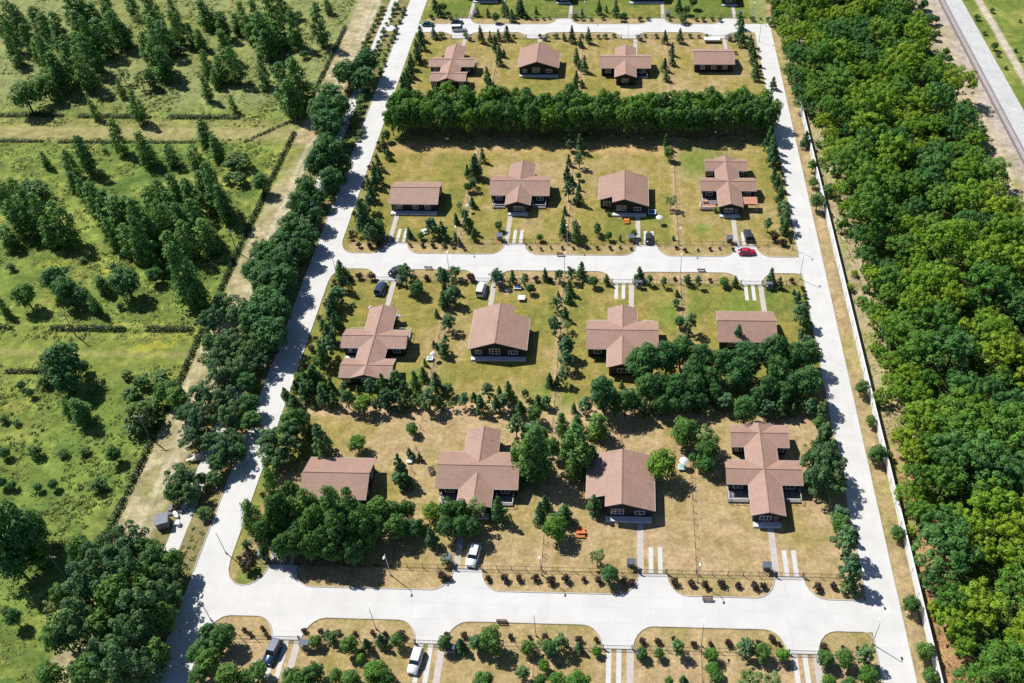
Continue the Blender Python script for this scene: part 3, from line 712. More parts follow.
    lawn = mixc(np.broadcast_to(lush, col.shape), mid, dry * 2)
    lawn = mixc(lawn, tan, dry * 2 - 1)
    for y0, y1 in ((B1, B1 + FD), (B0 - FD, B0), (M1, M1 + FD), (M0 - FD, M0), (T1, T1 + FD), (T0 - FD, T0)):
        v = band(Y, y0, y1, 0.3)
        lawn = mixc(lawn, mixc(np.broadcast_to(c(0.41, 0.30, 0.155), col.shape), c(0.25, 0.22, 0.065), (n2 - 0.42) * 2.6), v * 0.85)
    lawn = mixc(lawn, c(0.49, 0.34, 0.19), band(Y + wob * 0.5, 130, 134.5, 1.5) * (X < 20) * 0.8)          # bare soil under the pine belt
    lawn = mixc(lawn, c(0.46, 0.31, 0.14), band(Y + wob * 0.5, 229.5, 235, 2.5) * (X < 14) * 0.6)
    for gx, gy, gr in ((-43.5, 139.5, 6.0), (-14, 136, 5), (30, 207, 0), (22.5, 226, 8), (7, 201, 4), (-53, 137, 3), (20.5, 195.5, 2.2), (-68.2, 92, 5), (28, 165, 6.5), (13, 163, 5)):
        if gr:
            lawn = mixc(lawn, c(0.13, 0.20, 0.03), np.clip(1.4 - np.hypot(X - gx, Y - gy) / gr, 0, 1) * 0.8)
    for gx in (-41, -13.6, 14.4):
        lawn = mixc(lawn, c(0.43, 0.31, 0.16), band(X + wob * 0.25, gx - 1.2, gx + 1.2, 0.9) * (Y < T0) * 0.7)
    west = band(X, LX1, LX1 + 2.2, 0.5)
    lawn = mixc(lawn, mixc(np.broadcast_to(c(0.20, 0.22, 0.05), col.shape), c(0.36, 0.27, 0.12), (n1 - 0.42) * 4), west * 0.9)
    col = mixc(col, lawn, inlot)
    # verge to the wall
    v = band(X, RX1, WALLX, 0.3)
    col = mixc(col, mixc(np.broadcast_to(c(0.37, 0.275, 0.145), col.shape), c(0.28, 0.24, 0.08), (n2 - 0.5) * 3), v)
    # beyond the wall: sandy bank, then wood floor
    bank = band(X + wob * 0.7, WALLX, 60.5, 1.5)
    sand = mixc(np.broadcast_to(c(0.42, 0.235, 0.125), col.shape), c(0.40, 0.33, 0.19), (Y - 115) / 20)
    sand = mixc(sand, c(0.24, 0.25, 0.075), (n3 - 0.5) * 4 + (n2 - 0.55) * 3)
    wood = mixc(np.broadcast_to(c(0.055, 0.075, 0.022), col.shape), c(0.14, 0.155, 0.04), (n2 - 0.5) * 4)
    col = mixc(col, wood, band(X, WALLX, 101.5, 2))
    col = mixc(col, sand, bank)
    # open bank by the railway
    col = mixc(col, mixc(np.broadcast_to(c(0.44, 0.36, 0.24), col.shape), c(0.33, 0.31, 0.07), (n2 - 0.45) * 4 + (102 - X) * 0.12), band(X + wob * 0.9, 98.5, 107.5, 2))
    col = mixc(col, mixc(np.broadcast_to(c(0.43, 0.36, 0.31), col.shape), c(0.36, 0.31, 0.2), (n2 - .5) * 4), band(X + wob * 0.8, 106.8, 111, 2.0))
    east = np.clip((X - 117.5) / 1.5, 0, 1)
    ec = mixc(np.broadcast_to(c(0.14, 0.19, 0.035), col.shape), c(0.27, 0.27, 0.07), (n2 - 0.4) * 2.5)
    ec = mixc(ec, c(0.5, 0.43, 0.33), band(X + wob * 0.2, 123.0, 125.6, 0.8) * 0.95)
    col = mixc(col, ec, east)
    inl = (inlot * (0.62))[..., None]
    col = col * ((0.70 + 0.60 * n3)[..., None] * (1 - inl) + inl * (0.9 + 0.2 * n3)[..., None])
    ny, nx = X.shape
    Z = np.zeros_like(X)
    V = np.stack([X, Y, Z], -1).reshape(-1, 3).astype(np.float32)
    idx = np.arange(nx * ny).reshape(ny, nx)
    Q = np.stack([idx[:-1, :-1], idx[:-1, 1:], idx[1:, 1:], idx[1:, :-1]], -1).reshape(-1).astype(np.int32)
    me = bpy.data.meshes.new("ground")
    me.vertices.add(len(V)); me.vertices.foreach_set("co", V.reshape(-1))
    me.loops.add(len(Q)); me.loops.foreach_set("vertex_index", Q)
    me.polygons.add(len(Q) // 4); me.polygons.foreach_set("loop_start", np.arange(0, len(Q), 4, dtype=np.int32))
    me.update(calc_edges=True)
    at = me.color_attributes.new("earth", 'FLOAT_COLOR', 'POINT')
    rgba = np.concatenate([np.clip(col, 0, 1).reshape(-1, 3), np.ones((nx * ny, 1))], 1).astype(np.float32)
    at.data.foreach_set("color", rgba.reshape(-1))
    m = mat("earth_and_grass", (0.2, 0.2, 0.05), 0.95, spec=0.1)
    t = m.node_tree
    b = t.nodes["Principled BSDF"]
    a = t.nodes.new("ShaderNodeAttribute"); a.attribute_name = "earth"
    geo = t.nodes.new("ShaderNodeNewGeometry")
    fac = None
    for s, k in ((0.45, 0.12), (1.3, 0.2), (3.6, 0.2)):
        n = t.nodes.new("ShaderNodeTexNoise"); n.inputs["Scale"].default_value = s; n.inputs["Detail"].default_value = 5
        t.links.new(geo.outputs["Position"], n.inputs["Vector"])
        r = t.nodes.new("ShaderNodeMapRange"); r.inputs[1].default_value = .3; r.inputs[2].default_value = .7
        r.inputs[3].default_value = 1 - k; r.inputs[4].default_value = 1 + k
        t.links.new(n.outputs["Fac"], r.inputs[0])
        mm = t.nodes.new("ShaderNodeMix"); mm.data_type = 'RGBA'; mm.blend_type = 'MULTIPLY'; mm.inputs[0].default_value = 1
        t.links.new(a.outputs["Color"] if fac is None else fac, mm.inputs[6]); t.links.new(r.outputs[0], mm.inputs[7])
        fac = mm.outputs[2]
        hs = n.outputs["Fac"]
    t.links.new(fac, b.inputs["Base Color"])
    bp = t.nodes.new("ShaderNodeBump"); bp.inputs["Strength"].default_value = 0.5; bp.inputs["Distance"].default_value = 0.25
    t.links.new(hs, bp.inputs["Height"]); t.links.new(bp.outputs[0], b.inputs["Normal"])
    me.materials.append(m)
    struct("ground", me)
build_ground()
mo = mat("far_fields", (0.13, 0.16, 0.04), 0.95, 0.3, 0.03)
struct("terrain", MB().prism([(-3000, -1500), (3000, -1500), (3000, 4500), (-3000, 4500)], -0.4, -0.06).mesh("terrain", mo))

# ------------------------------------------------------------------ roads, aprons, kerbs
def sheet(x0, x1, y0, y1, z):
    nx = max(1, int((x1 - x0) / 6)); ny = max(1, int((y1 - y0) / 6))
    return MB().add([(x0, y0, z), (x1, y0, z), (x1, y1, z), (x0, y1, z)], [(0, 1, 2, 3)])
struct("road", sheet(LX0, LX1, 40, 330, 0.012).mesh("tree_lined_road", M['road'])).name = "tree_lined_road"
struct("road", sheet(RX0, RX1, 40, T1, 0.012).mesh("wall_road", M['road'])).name = "wall_road"
for nm, (a, b), x1 in (("bottom_road", ROADS_Y[0], RX0 + 0.5), ("middle_road", ROADS_Y[1], RX0 + 0.5), ("top_road", ROADS_Y[2], RX0 + 0.5)):
    struct(nm, sheet(LX1 - 0.5, x1, a, b, 0.016).mesh(nm, M['road']))
struct("cycle_path", sheet(-84.4, -81.6, 96, 345, 0.012).mesh("cycle_path", M['strip']))
# cross link at the top of the cycle path
struct("road_link", sheet(-84.4, LX0 + 0.4, T0 + 1, T1 - 1, 0.008).mesh("road_link", M['road']))

gate_px = dict(BN=[(287, 563), (471, 571), (656, 577.5), (793, 583)], BS=[(283, 637), (426, 645), (614, 650), (800, 657)],
               MN=[(400, 242), (517, 244), (649, 246), (748, 248)], MS=[(383, 281), (483, 282), (620, 283.5), (749, 285.5)],
               TS=[(457, 39), (532, 38.5), (627, 38.5), (716, 39)], TN=[(462, 18), (562, 19), (655, 20), (727, 20)])
edge_y = dict(BN=(B1, 1), BS=(B0, -1), MN=(M1, 1), MS=(M0, -1), TS=(T0, -1), TN=(T1, 1))
GX = {k: [G(*p)[0] for p in v] for k, v in gate_px.items()}
path_side = dict(BN=-1, MN=-1, TN=1, BS=1, MS=1, TS=1)
cross_k = dict(BN=['long', 'cross', 'gabled', 'double-cross'], MN=['long', 'cross', 'gabled', 'double-cross'], TS=['double-cross', 'gabled', 'cross', 'long'], MS=['double-cross', 'gabled', 'cross', 'long'])
kerb = MB()
apron = MB()
def ribbon(pts, wd=0.16, z=0.12):
    """a kerb stone line along a list of points"""
    n = len(pts)
    L_, R_ = [], []
    for i, p in enumerate(pts):
        a = Vector(pts[max(i - 1, 0)]); b = Vector(pts[min(i + 1, n - 1)])
        d = (b - a).normalized(); q = Vector((-d.y, d.x)) * wd / 2
        L_.append(Vector(p) + q); R_.append(Vector(p) - q)
    vs = [(p.x, p.y, 0.0) for p in L_] + [(p.x, p.y, z) for p in L_] + [(p.x, p.y, z) for p in R_] + [(p.x, p.y, 0.0) for p in R_]
    fs = []
    for k in range(3):
        for i in range(n - 1):
            fs.append((k * n + i, k * n + i + 1, (k + 1) * n + i + 1, (k + 1) * n + i))
    kerb.add(vs, fs)
HW, FL = 2.6, 3.6
for k, xs in GX.items():
    y0, s = edge_y[k]
    cur = LX1
    line = [(LX1, y0 + s * 5.5)]
    line += [(LX1 + 3.4 * (1 - math.cos(t)), y0 + s * 5.0 * (1 - math.sin(t))) for t in (0.0, 0.4, 0.8, 1.2, 1.57)]
    for gx in xs:
        c = gx + 0.6 * path_side[k]
        lw, rw = c - HW - FL, c + HW + FL
        arc = [(FL * math.sin(t), FD * (1 - math.cos(t))) for t in (0, 0.3, 0.6, 0.9, 1.2, 1.4, 1.57)]
        left = [(lw + a, y0 + s * b) for a, b in arc]
        right = [(rw - a, y0 + s * b) for a, b in reversed(arc)]
        line += left
        ribbon(line)
        line = list(right)
        poly = [(p[0], p[1]) for p in left + right]
        poly = [(lw, y0 - s * 0.4)] + poly + [(rw, y0 - s * 0.4)]
        if s < 0:
            poly = poly[::-1]
        z = 0.02
        cy = y0 + s * 0.1
        apron.add([(x, y, z) for x, y in poly], [tuple(range(len(poly) - 1, -1, -1))])
    line += [(RX0 - 1.6 * (math.cos(t)) , y0 + s * 1.6 * (1 - math.sin(t))) for t in (1.57, 1.2, 0.8, 0.4, 0.0)][::1] if False else [(RX0 - 1.5, y0), (RX0 - 0.5, y0 + s * 0.4), (RX0, y0 + s * 1.4), (RX0, y0 + s * 5.5)]
    ribbon(line)
struct("driveway_aprons", apron.mesh("driveway_aprons", M['road'])).name = "driveway_apron_paving"
for ya, yb in ((B1 + 5.5, M0 - 5.5), (M1 + 5.5, T0 - 5.5)):
    ribbon([(LX1, ya), (LX1, yb)]); ribbon([(RX0, ya), (RX0, yb)])
ribbon([(LX1, 40), (LX1, B0 - 5.5)]); ribbon([(RX0, 40), (RX0, B0 - 5.5)])
ribbon([(RX1, 40), (RX1, T1)]); ribbon([(LX0, 92), (LX0, T0 - 2)]); ribbon([(LX0, 40), (LX0, 84)])
struct("kerb", kerb.mesh("kerb", M['kerb']))

# the sweep of paving where side roads meet the tree-lined road
fil = MB()
for y0, s in ((B1, 1), (B0, -1), (M1, 1), (M0, -1)):
    pts = [(LX1 - 0.3, y0 - s * 0.3), (LX1 + 3.4, y0 - s * 0.3)] + [(LX1 + 3.4 * (1 - math.cos(t)), y0 + s * 5.0 * (1 - math.sin(t))) for t in (1.57, 1.2, 0.8, 0.4, 0.0)] + [(LX1 - 0.3, y0 + s * 5.0)]
    if s < 0:
        pts = pts[::-1]
    fil.add([(x, y, 0.024) for x, y in pts], [tuple(range(len(pts)))])
struct("road_corner_paving", fil.mesh("road_corner_paving", M['road']))

# ------------------------------------------------------------------ houses
SL = 0.35
EZ = 2.95
def slab(b, poly, fz, t=0.16):
    b.prism(poly, lambda x, y: fz(x, y) - t, fz)
def gable(b, x0, x1, y0, y1, axis, c=None):
    """two roof slopes with a ridge along an axis"""
    if axis == 'y':
        c = (x0 + x1) / 2 if c is None else c
        rz = EZ + SL * min(c - x0, x1 - c)
        sl, sr = (rz - EZ) / (c - x0), (rz - EZ) / (x1 - c)
        slab(b, [(x0, y0), (c, y0), (c, y1), (x0, y1)], lambda x, y: EZ + sl * (x - x0))
        slab(b, [(c, y0), (x1, y0), (x1, y1), (c, y1)], lambda x, y: EZ + sr * (x1 - x))
    else:
        c = (y0 + y1) / 2
        rz = EZ + SL * (c - y0)
        slab(b, [(x0, y0), (x1, y0), (x1, c), (x0, c)], lambda x, y: EZ + SL * (y - y0))
        slab(b, [(x0, c), (x1, c), (x1, y1), (x0, y1)], lambda x, y: EZ + SL * (y1 - y))
    return rz
def body(b, x0, x1, y0, y1, axis, rz):
    o = 0.5
    X0, X1, Y0, Y1 = x0 + o, x1 - o, y0 + o, y1 - o
    z = EZ - 0.22 + SL * o
    if axis == 'y':
        c = (x0 + x1) / 2
        pr = [(X0, 0), (X1, 0), (X1, z), (c, rz - 0.22), (X0, z)]
        vs = [(x, Y0, q) for x, q in pr] + [(x, Y1, q) for x, q in pr]
    else:
        c = (y0 + y1) / 2
        pr = [(Y0, 0), (Y1, 0), (Y1, z), (c, rz - 0.22), (Y0, z)]
        vs = [(X0, y, q) for y, q in pr] + [(X1, y, q) for y, q in pr]
    fs = [(0, 1, 2, 3, 4), (9, 8, 7, 6, 5)] + [(i, 5 + i, 5 + (i + 1) % 5, (i + 1) % 5) for i in range(5)]
    b.add(vs, fs)
def barge(b, x0, x1, y0, y1, axis, ends, rz):
    """white boards on the gable ends, white gutters along the eaves"""
    t, h = 0.035, 0.16
    if axis == 'y':
        c = (x0 + x1) / 2
        for e in ends:
            y = y0 if e < 0 else y1
            ya, yb = (y - t, y - 0.003) if e < 0 else (y + 0.003, y + t)
            for xa, xb, za, zb in ((x0, c, EZ, rz), (c, x1, rz, EZ)):
                vs = [(xa, ya, za - h), (xb, ya, zb - h), (xb, yb, zb - h), (xa, yb, za - h), (xa, ya, za + .03), (xb, ya, zb + .03), (xb, yb, zb + .03), (xa, yb, za + .03)]
                b.add(vs, [(0, 3, 2, 1), (4, 5, 6, 7), (0, 1, 5, 4), (1, 2, 6, 5), (2, 3, 7, 6), (3, 0, 4, 7)])
        b.box(x0 - 0.09, x0 - 0.003, y0, y1, EZ - 0.17, EZ - 0.03); b.box(x1 + 0.003, x1 + 0.09, y0, y1, EZ - 0.17, EZ - 0.03)
    else:
        c = (y0 + y1) / 2
        for e in ends:
            x = x0 if e < 0 else x1
            xa, xb = (x - t, x - 0.003) if e < 0 else (x + 0.003, x + t)
            for p, q, za, zb in ((y0, c, EZ, rz), (c, y1, rz, EZ)):
                vs = [(xa, p, za - h), (xb, p, za - h), (xb, q, zb - h), (xa, q, zb - h), (xa, p, za + .03), (xb, p, za + .03), (xb, q, zb + .03), (xa, q, zb + .03)]
                b.add(vs, [(0, 3, 2, 1), (4, 5, 6, 7), (0, 1, 5, 4), (1, 2, 6, 5), (2, 3, 7, 6), (3, 0, 4, 7)])
        b.box(x0, x1, y0 - 0.09, y0 - 0.003, EZ - 0.17, EZ - 0.03); b.box(x0, x1, y1 + 0.003, y1 + 0.09, EZ - 0.17, EZ - 0.03)

def window(root, x, y, face, wd=1.5, ht=1.25, z=1.0, cols=2, rows=1):
    """a framed window standing 3 cm proud of a wall; face: s n e w"""
    f, p = MB(), MB()
    t = 0.09
    def put(b, u0, u1, z0, z1, d0, d1):
        if face == 's': b.box(x + u0, x + u1, y - d1, y - d0, z0, z1)
        if face == 'n': b.box(x + u0, x + u1, y + d0, y + d1, z0, z1)
        if face == 'w': b.box(x - d1, x - d0, y + u0, y + u1, z0, z1)
        if face == 'e': b.box(x + d0, x + d1, y + u0, y + u1, z0, z1)
    a = wd / 2
    put(f, -a, a, z, z + t, 0, .07); put(f, -a, a, z + ht - t, z + ht, 0, .07)
    put(f, -a, -a + t, z + t, z + ht - t, 0, .07); put(f, a - t, a, z + t, z + ht - t, 0, .07)
    for i in range(1, cols):
        u = -a + wd * i / cols
        put(f, u - .035, u + .035, z + t, z + ht - t, 0, .06)
    for i in range(1, rows):
        u = z + ht * i / rows
        put(f, -a + t, a - t, u - .03, u + .03, 0, .055)
    put(p, -a + t, a - t, z + t, z + ht - t, 0, .03)
    fo = ob("window", f.mesh("window", M['white']), root)
    ob("pane", p.mesh("pane", M['glass']), fo)
def terrace(root, x0, x1, y0, y1, rail=True, m='deck', z=0.4):
    b = MB().box(x0, x1, y0, y1, 0.0, z)
    t = ob("terrace", b.mesh("terrace", M['pole'] if rail else M[m]), root)
    if rail:
        r = MB()
        for xa, ya, xb, yb in ((x0, y0, x1, y0), (x0, y0, x0, y1), (x1, y0, x1, y1)):
            n = max(2, int(math.hypot(xb - xa, yb - ya) / 1.3))
            for i in range(n + 1):
                X, Y = xa + (xb - xa) * i / n, ya + (yb - ya) * i / n
                r.box(X - .04, X + .04, Y - .04, Y + .04, z, z + 0.9)
            r.box(min(xa, xb) - .04, max(xa, xb) + .04, min(ya, yb) - .04, max(ya, yb) + .04, z + .9, z + .97)
        ob("railing", r.mesh("railing", M['white']), t)
def door(root, x, y, face='s'):
    s = -1 if face == 's' else 1
    d = MB().box(x - .5, x + .5, min(y, y + s * .06), max(y, y + s * .06), 0.12, 2.2)
    o = ob("door", d.mesh("door", M['wood']), root)
    ob("handle", MB().box(x + .32, x + .42, min(y + s * .062, y + s * .12), max(y + s * .062, y + s * .12), 1.05, 1.12).mesh("handle", M['galv']), o)

def house(kind, name, label):
    root = thing(name, label, "house", (0, 0, 0), 0, "brown-roofed houses of the settlement")
    rf, wl, bg_, rc = MB(), MB(), MB(), MB()
    def wing(x0, x1, y0, y1, axis, ends):
        rz = gable(rf, x0, x1, y0, y1, axis)
        body(wl, x0, x1, y0, y1, axis, rz)
        barge(bg_, x0, x1, y0, y1, axis, ends, rz)
        if axis == 'y':
            c = (x0 + x1) / 2; rc.box(c - .1, c + .1, y0 - .02, y1 + .02, rz - 0.02, rz + .07)
        else:
            c = (y0 + y1) / 2; rc.box(x0 - .02, x1 + .02, c - .1, c + .1, rz - 0.02, rz + .07)
    if kind == 'long':
        wing(-6.5, 6.5, -5, 5, 'x', (-1, 1))
        for x in (-3.9, 0.4, 3.6): window(root, x, -4.5, 's')
        for x in (-3.5, 0, 3.5): window(root, x, 4.5, 'n')
        for y in (-2, 2): window(root, -6.0, y, 'w', 1.2); window(root, 6.0, y, 'e', 1.2)
        door(root, -5.2, -4.5); terrace(root, -6.2, 6.0, -6.0, -4.55, False)
    elif kind == 'cross':
        wing(-8, 8, -4.5, 4.5, 'x', (-1, 1)); wing(-3.4, 3.3, 0.0, 10.2, 'y', (1,)); wing(-3.35, 3.25, -8.8, 0.0, 'y', (-1,))
        window(root, 0, -8.3, 's', 2.4, 1.3, .9, 3); window(root, 0, 9.7, 'n', 2.0, 1.3, .9, 2)
        for x in (-5.4, 5.4):
            window(root, x, -4.0, 's', 1.7); window(root, x, 4.0, 'n', 1.7)
            window(root, math.copysign(7.5, x), 0, 'e' if x > 0 else 'w', 1.3)
            terrace(root, min(x * 1.3, x * .68), max(x * 1.3, x * .68), -6.4, -4.02)
        terrace(root, -6.9, -3.6, 4.02, 5.9); door(root, 1.6, -8.3)
        terrace(root, -2.6, 2.6, -9.5, -8.35, False)
    elif kind == 'gabled':
        c, x0, x1, y0, y1 = 0.2, -6.6, 6.4, -6.5, 6.5
        rz = EZ + SL * (x1 - c)
        sl = (rz - EZ) / (c - x0)
        slab(rf, [(x0, -4.0), (-3.0, -4.0), (-3.0, y0), (c, y0), (c, y1), (x0, y1)], lambda x, y: EZ + sl * (x - x0))
        slab(rf, [(c, y0), (x1, y0), (x1, y1), (c, y1)], lambda x, y: EZ + SL * (x1 - x))
        pr = [(x0 + .5, 0), (x1 - .5, 0), (x1 - .5, EZ - .06), (c, rz - .25), (x0 + .5, EZ - .06)]
        fs = [(0, 1, 2, 3, 4), (9, 8, 7, 6, 5)] + [(i, 5 + i, 5 + (i + 1) % 5, (i + 1) % 5) for i in range(5)]
        wl.add([(x, -3.5, q) for x, q in pr] + [(x, y1 - .5, q) for x, q in pr], fs)
        zl = EZ + sl * (-2.6 - x0) - .25
        pr = [(-2.6, 0), (x1 - .5, 0), (x1 - .5, EZ - .06), (c, rz - .25), (-2.6, zl)]
        wl.add([(x, y0 + .5, q) for x, q in pr] + [(x, -3.4, q) for x, q in pr], fs)
        rc.box(c - .1, c + .1, y0 - .02, y1 + .02, rz - 0.02, rz + .07)
        h, t = .16, .035
        def rake(xa, xb, za, zb, ya, yb):
            bg_.add([(xa, ya, za - h), (xb, ya, zb - h), (xb, yb, zb - h), (xa, yb, za - h), (xa, ya, za + .03), (xb, ya, zb + .03), (xb, yb, zb + .03), (xa, yb, za + .03)],
                    [(0, 3, 2, 1), (4, 5, 6, 7), (0, 1, 5, 4), (1, 2, 6, 5), (2, 3, 7, 6), (3, 0, 4, 7)])
        f = lambda x: EZ + sl * (x - x0)
        rake(x0, -3.0, EZ, f(-3.0), -4.0 - t, -4.003); rake(-3.0, c, f(-3.0), rz, y0 - t, y0 - .003); rake(c, x1, rz, EZ, y0 - t, y0 - .003)
        rake(x0, c, EZ, rz, y1 + .003, y1 + t); rake(c, x1, rz, EZ, y1 + .003, y1 + t)
        bg_.box(x0 - .12, x0 - .003, -4, y1, EZ - .17, EZ - .03); bg_.box(x1 + .003, x1 + .12, y0, y1, EZ - .17, EZ - .03)
        window(root, -0.6, -6.0, 's', 2.4, 1.6, 1.1, 3, 2); window(root, 3.6, -6.0, 's', 1.9, 1.1, 1.1, 2); window(root, -4.5, -3.5, 's', 1.8, 1.5, .8, 2)
        window(root, 0.6, 6.0, 'n', 2.4, 1.7, 1.1, 3, 2); window(root, -3.5, 6.0, 'n', 2.0, 1.2, 1.1, 3); window(root, 4.2, 6.0, 'n', 1.4, 1.2, 1.1, 2)
        for y in (-2.5, 1, 4): window(root, x0 + .5, y, 'w', 1.2); window(root, x1 - .5, y, 'e', 1.2)
        door(root, -3.4, -3.5); terrace(root, -2.9, 5.9, -7.2, -6.05, False, z=.45); terrace(root, -6.3, 5.9, 6.05, 7.2, False, z=.45)
    else:
        wing(-3.15, 3.15, -11.1, 11.2, 'y', (-1, 1)); wing(-7.3, 7.3, -3.9, 2.0, 'x', (-1, 1)); wing(-5.75, 5.75, 5.3, 11.05, 'x', (-1, 1))
        window(root, -.4, -10.6, 's', 2.2, 1.3, .9, 3); window(root, 0, 10.7, 'n', 2.0)
        for s in (-1, 1):
            window(root, s * 5.0, -3.4, 's', 1.8); window(root, s * 5.0, 1.5, 'n', 1.6); window(root, s * 4.2, 5.8, 's', 1.4); window(root, s * 4.2, 10.55, 'n', 1.4)
            window(root, s * 6.8, -1, 'e' if s > 0 else 'w', 1.2); window(root, s * 5.25, 8.2, 'e' if s > 0 else 'w', 1.2)
        door(root, 1.6, -10.6)
        terrace(root, -6.9, -3.0, -6.2, -3.42); terrace(root, 3.0, 6.9, -6.0, -3.42)
        terrace(root, -2.6, 2.6, -11.8, -10.65, False); terrace(root, 3.0, 6.6, 2.0, 3.4, False)
    wo = ob("wall", wl.mesh("wall", M['wall']), root)
    ro = ob("roof", rf.mesh("roof", M['roof']), root)
    ob("bargeboard", bg_.mesh("bargeboard", M['trim']), ro)
    ob("ridge_cap", rc.mesh("ridge_cap", M['roof']), ro)
    return root

DESC = {'long': ('long_house', 'long brown-roofed house with one straight ridge'), 'cross': ('cross_house', 'cross-shaped brown-roofed house with one wide wing'),
        'gabled': ('gabled_house', 'wide gabled brown-roofed house with big front window'), 'double-cross': ('double_cross_house', 'brown-roofed house with two wings across a long ridge')}
ROWN = {0: 'below the top road', 1: 'above the middle road', 2: 'below the middle road', 3: 'above the bottom road', -1: 'above the top road'}
XL = {1: {'long': -54.6, 'cross': -27.1, 'gabled': 0.5, 'double-cross': 28.1}, 0: {'double-cross': -54.6, 'gabled': -27.1, 'cross': 0.5, 'long': 28.4}}
XL[3] = dict(XL[1]); XL[2] = dict(XL[0])
XL[3]['long'] = -54.4; XL[3]['gabled'] = 0.6; XL[2]['long'] = 28.2
YL = {1: {'long': 206.1, 'cross': 209.8, 'gabled': 207.5, 'double-cross': 212.0}, 0: {'double-cross': 276.2, 'gabled': 280.0, 'cross': 278.0, 'long': 281.1},
      2: {'double-cross': 149.5, 'gabled': 154.0, 'cross': 152.8, 'long': 156.1}, 3: {'long': 111.6, 'cross': 114.2, 'gabled': 111.9, 'double-cross': 116.0}}
PROTO = {}
for row in (1, 0, 2, 3):
    for k in ('long', 'cross', 'gabled', 'double-cross'):
        lab = DESC[k][1] + ', ' + ROWN[row]
        rot = 0.0 if row in (1, 3) else math.pi
        if k not in PROTO:
            PROTO[k] = house(k, DESC[k][0], lab)
            PROTO[k].location = (XL[row][k], YL[row][k], 0)
        else:
            dup(PROTO[k], (XL[row][k], YL[row][k], 0), rot, lab)
# the row cut by the top edge: only its fronts reach into the picture
for k, x, y, r_z in (('gabled', -51.3, 333.2, 0), ('cross', -21.7, 334.5, 0), ('long', 8.0, 331.0, 0), ('double-cross', 36.9, 335.0, 0)):
    dup(PROTO[k], (x, y, 0), r_z, DESC[k][1] + ', above the top road')
# furnished red patio and awning of one house
t_ = [o for o in bpy.data.objects if o.get('label', '') == DESC['double-cross'][1] + ', above the middle road'][0]
for c in list(t_.children):
    pass
pat = ob("patio", MB().box(-7.6, -3.4, -8.6, -6.25, 0, .3).mesh("patio", M['terra']), t_)
ob("railing", MB().box(-7.6, -7.5, -8.6, -6.25, .3, 1.1).box(-7.6, -3.4, -8.6, -8.5, .3, 1.1).mesh("railing", M['white']), pat)
aw = ob("awning", MB().prism([(3.5, -8.8), (7.2, -8.8), (7.2, -6.1), (3.5, -6.1)], lambda x, y: 2.2 + (y + 8.8) * .12, lambda x, y: 2.28 + (y + 8.8) * .12).mesh("awning", M['terra']), t_)
ob("post", MB().box(3.6, 3.7, -8.7, -8.6, 0, 2.2).box(7.0, 7.1, -8.7, -8.6, 0, 2.2).mesh("post", M['white']), aw)

# ------------------------------------------------------------------ paths, wheel strips, gates, canopies, fences
REFS = {'BN': ['long', 'cross', 'gabled', 'double-cross'], 'MN': ['long', 'cross', 'gabled', 'double-cross'], 'MS': ['double-cross', 'gabled', 'cross', 'long'],
        'TS': ['double-cross', 'gabled', 'cross', 'long'], 'TN': ['gabled', 'cross', 'long', 'double-cross'], 'BS': ['long', 'cross', 'gabled', 'double-cross']}
WHERE = {'BN': 'above the bottom road', 'MN': 'above the middle road', 'MS': 'below the middle road', 'TS': 'below the top road', 'TN': 'above the top road', 'BS': ''}
def href(k, i):
    return ('the lot facing the %s house, bottom road' if k == 'BS' else 'the %s house ' + WHERE[k]) % REFS[k][i]
house_front = {'BN': [YL[3][h] - d for h, d in (('long', 6), ('cross', 9.4), ('gabled', 6), ('double-cross', 11.7))], 'MN': [YL[1][h] - d for h, d in (('long', 6), ('cross', 9.4), ('gabled', 6), ('double-cross', 11.7))],
               'MS': [YL[2][h] + d for h, d in (('double-cross', 11.5), ('gabled', 7), ('cross', 9), ('long', 5))], 'TS': [YL[0][h] + d for h, d in (('double-cross', 11.5), ('gabled', 7), ('cross', 9), ('long', 5))],
               'TN': [326, 325, 325, 323], 'BS': [60, 60, 60, 60]}
strips, paths = MB(), MB()
fence_groups = {}
def fence(x0, y0, x1, y1, label, group, h=1.35, wire=False):
    """posts, two rails and thin uprights"""
    Ln = math.hypot(x1 - x0, y1 - y0)
    if Ln < 1:
        return
    rz = math.atan2(y1 - y0, x1 - x0)
    b = MB()
    if wire:
        for z in (.15, .55, .95, 1.3):
            b.box(0, Ln, -.008, .008, z, z + .016)
        for i in range(int(Ln / 1.4)):
            b.box(i * 1.4 + .7, i * 1.4 + .72, -.008, .008, .15, 1.3)
    else:
        b.box(0, Ln, -.02, .02, .12, .17); b.box(0, Ln, -.02, .02, h - .08, h - .03)
        n = int(Ln / .7)
        for i in range(n):
            x = (i + .5) * Ln / n
            b.box(x - .012, x + .012, -.012, .012, .17, h - .08)
    root = ob("metal_fence", b.mesh("metal_fence", M['fence']), None, (x0, y0, 0))
    root.rotation_euler = (0, 0, rz)
    tag(root, label, "fence", group)
    m = max(1, round(Ln / 2.8))
    for i in range(m + 1):
        x = Ln * i / m
        o = ob("post", POST, root, (x, 0, 0))
POST = MB().box(-.04, .04, -.045, .045, 0, 1.5).mesh("post", M['fence'])
GATEW = 4.6
def gate_mesh():
    b = MB()
    b.box(-GATEW / 2, GATEW / 2, -.025, .025, .1, .16); b.box(-GATEW / 2, GATEW / 2, -.025, .025, 1.2, 1.27)
    for i in range(17):
        x = -GATEW / 2 + .03 + (GATEW - .06) * i / 16
        b.box(x - .015, x + .015, -.015, .015, .16, 1.2)
    return b.mesh("driveway_gate", M['fence'])
GM = gate_mesh()
GP = MB().box(-.08, .08, -.08, .08, 0, 1.6).mesh("gate_post", M['fence'])
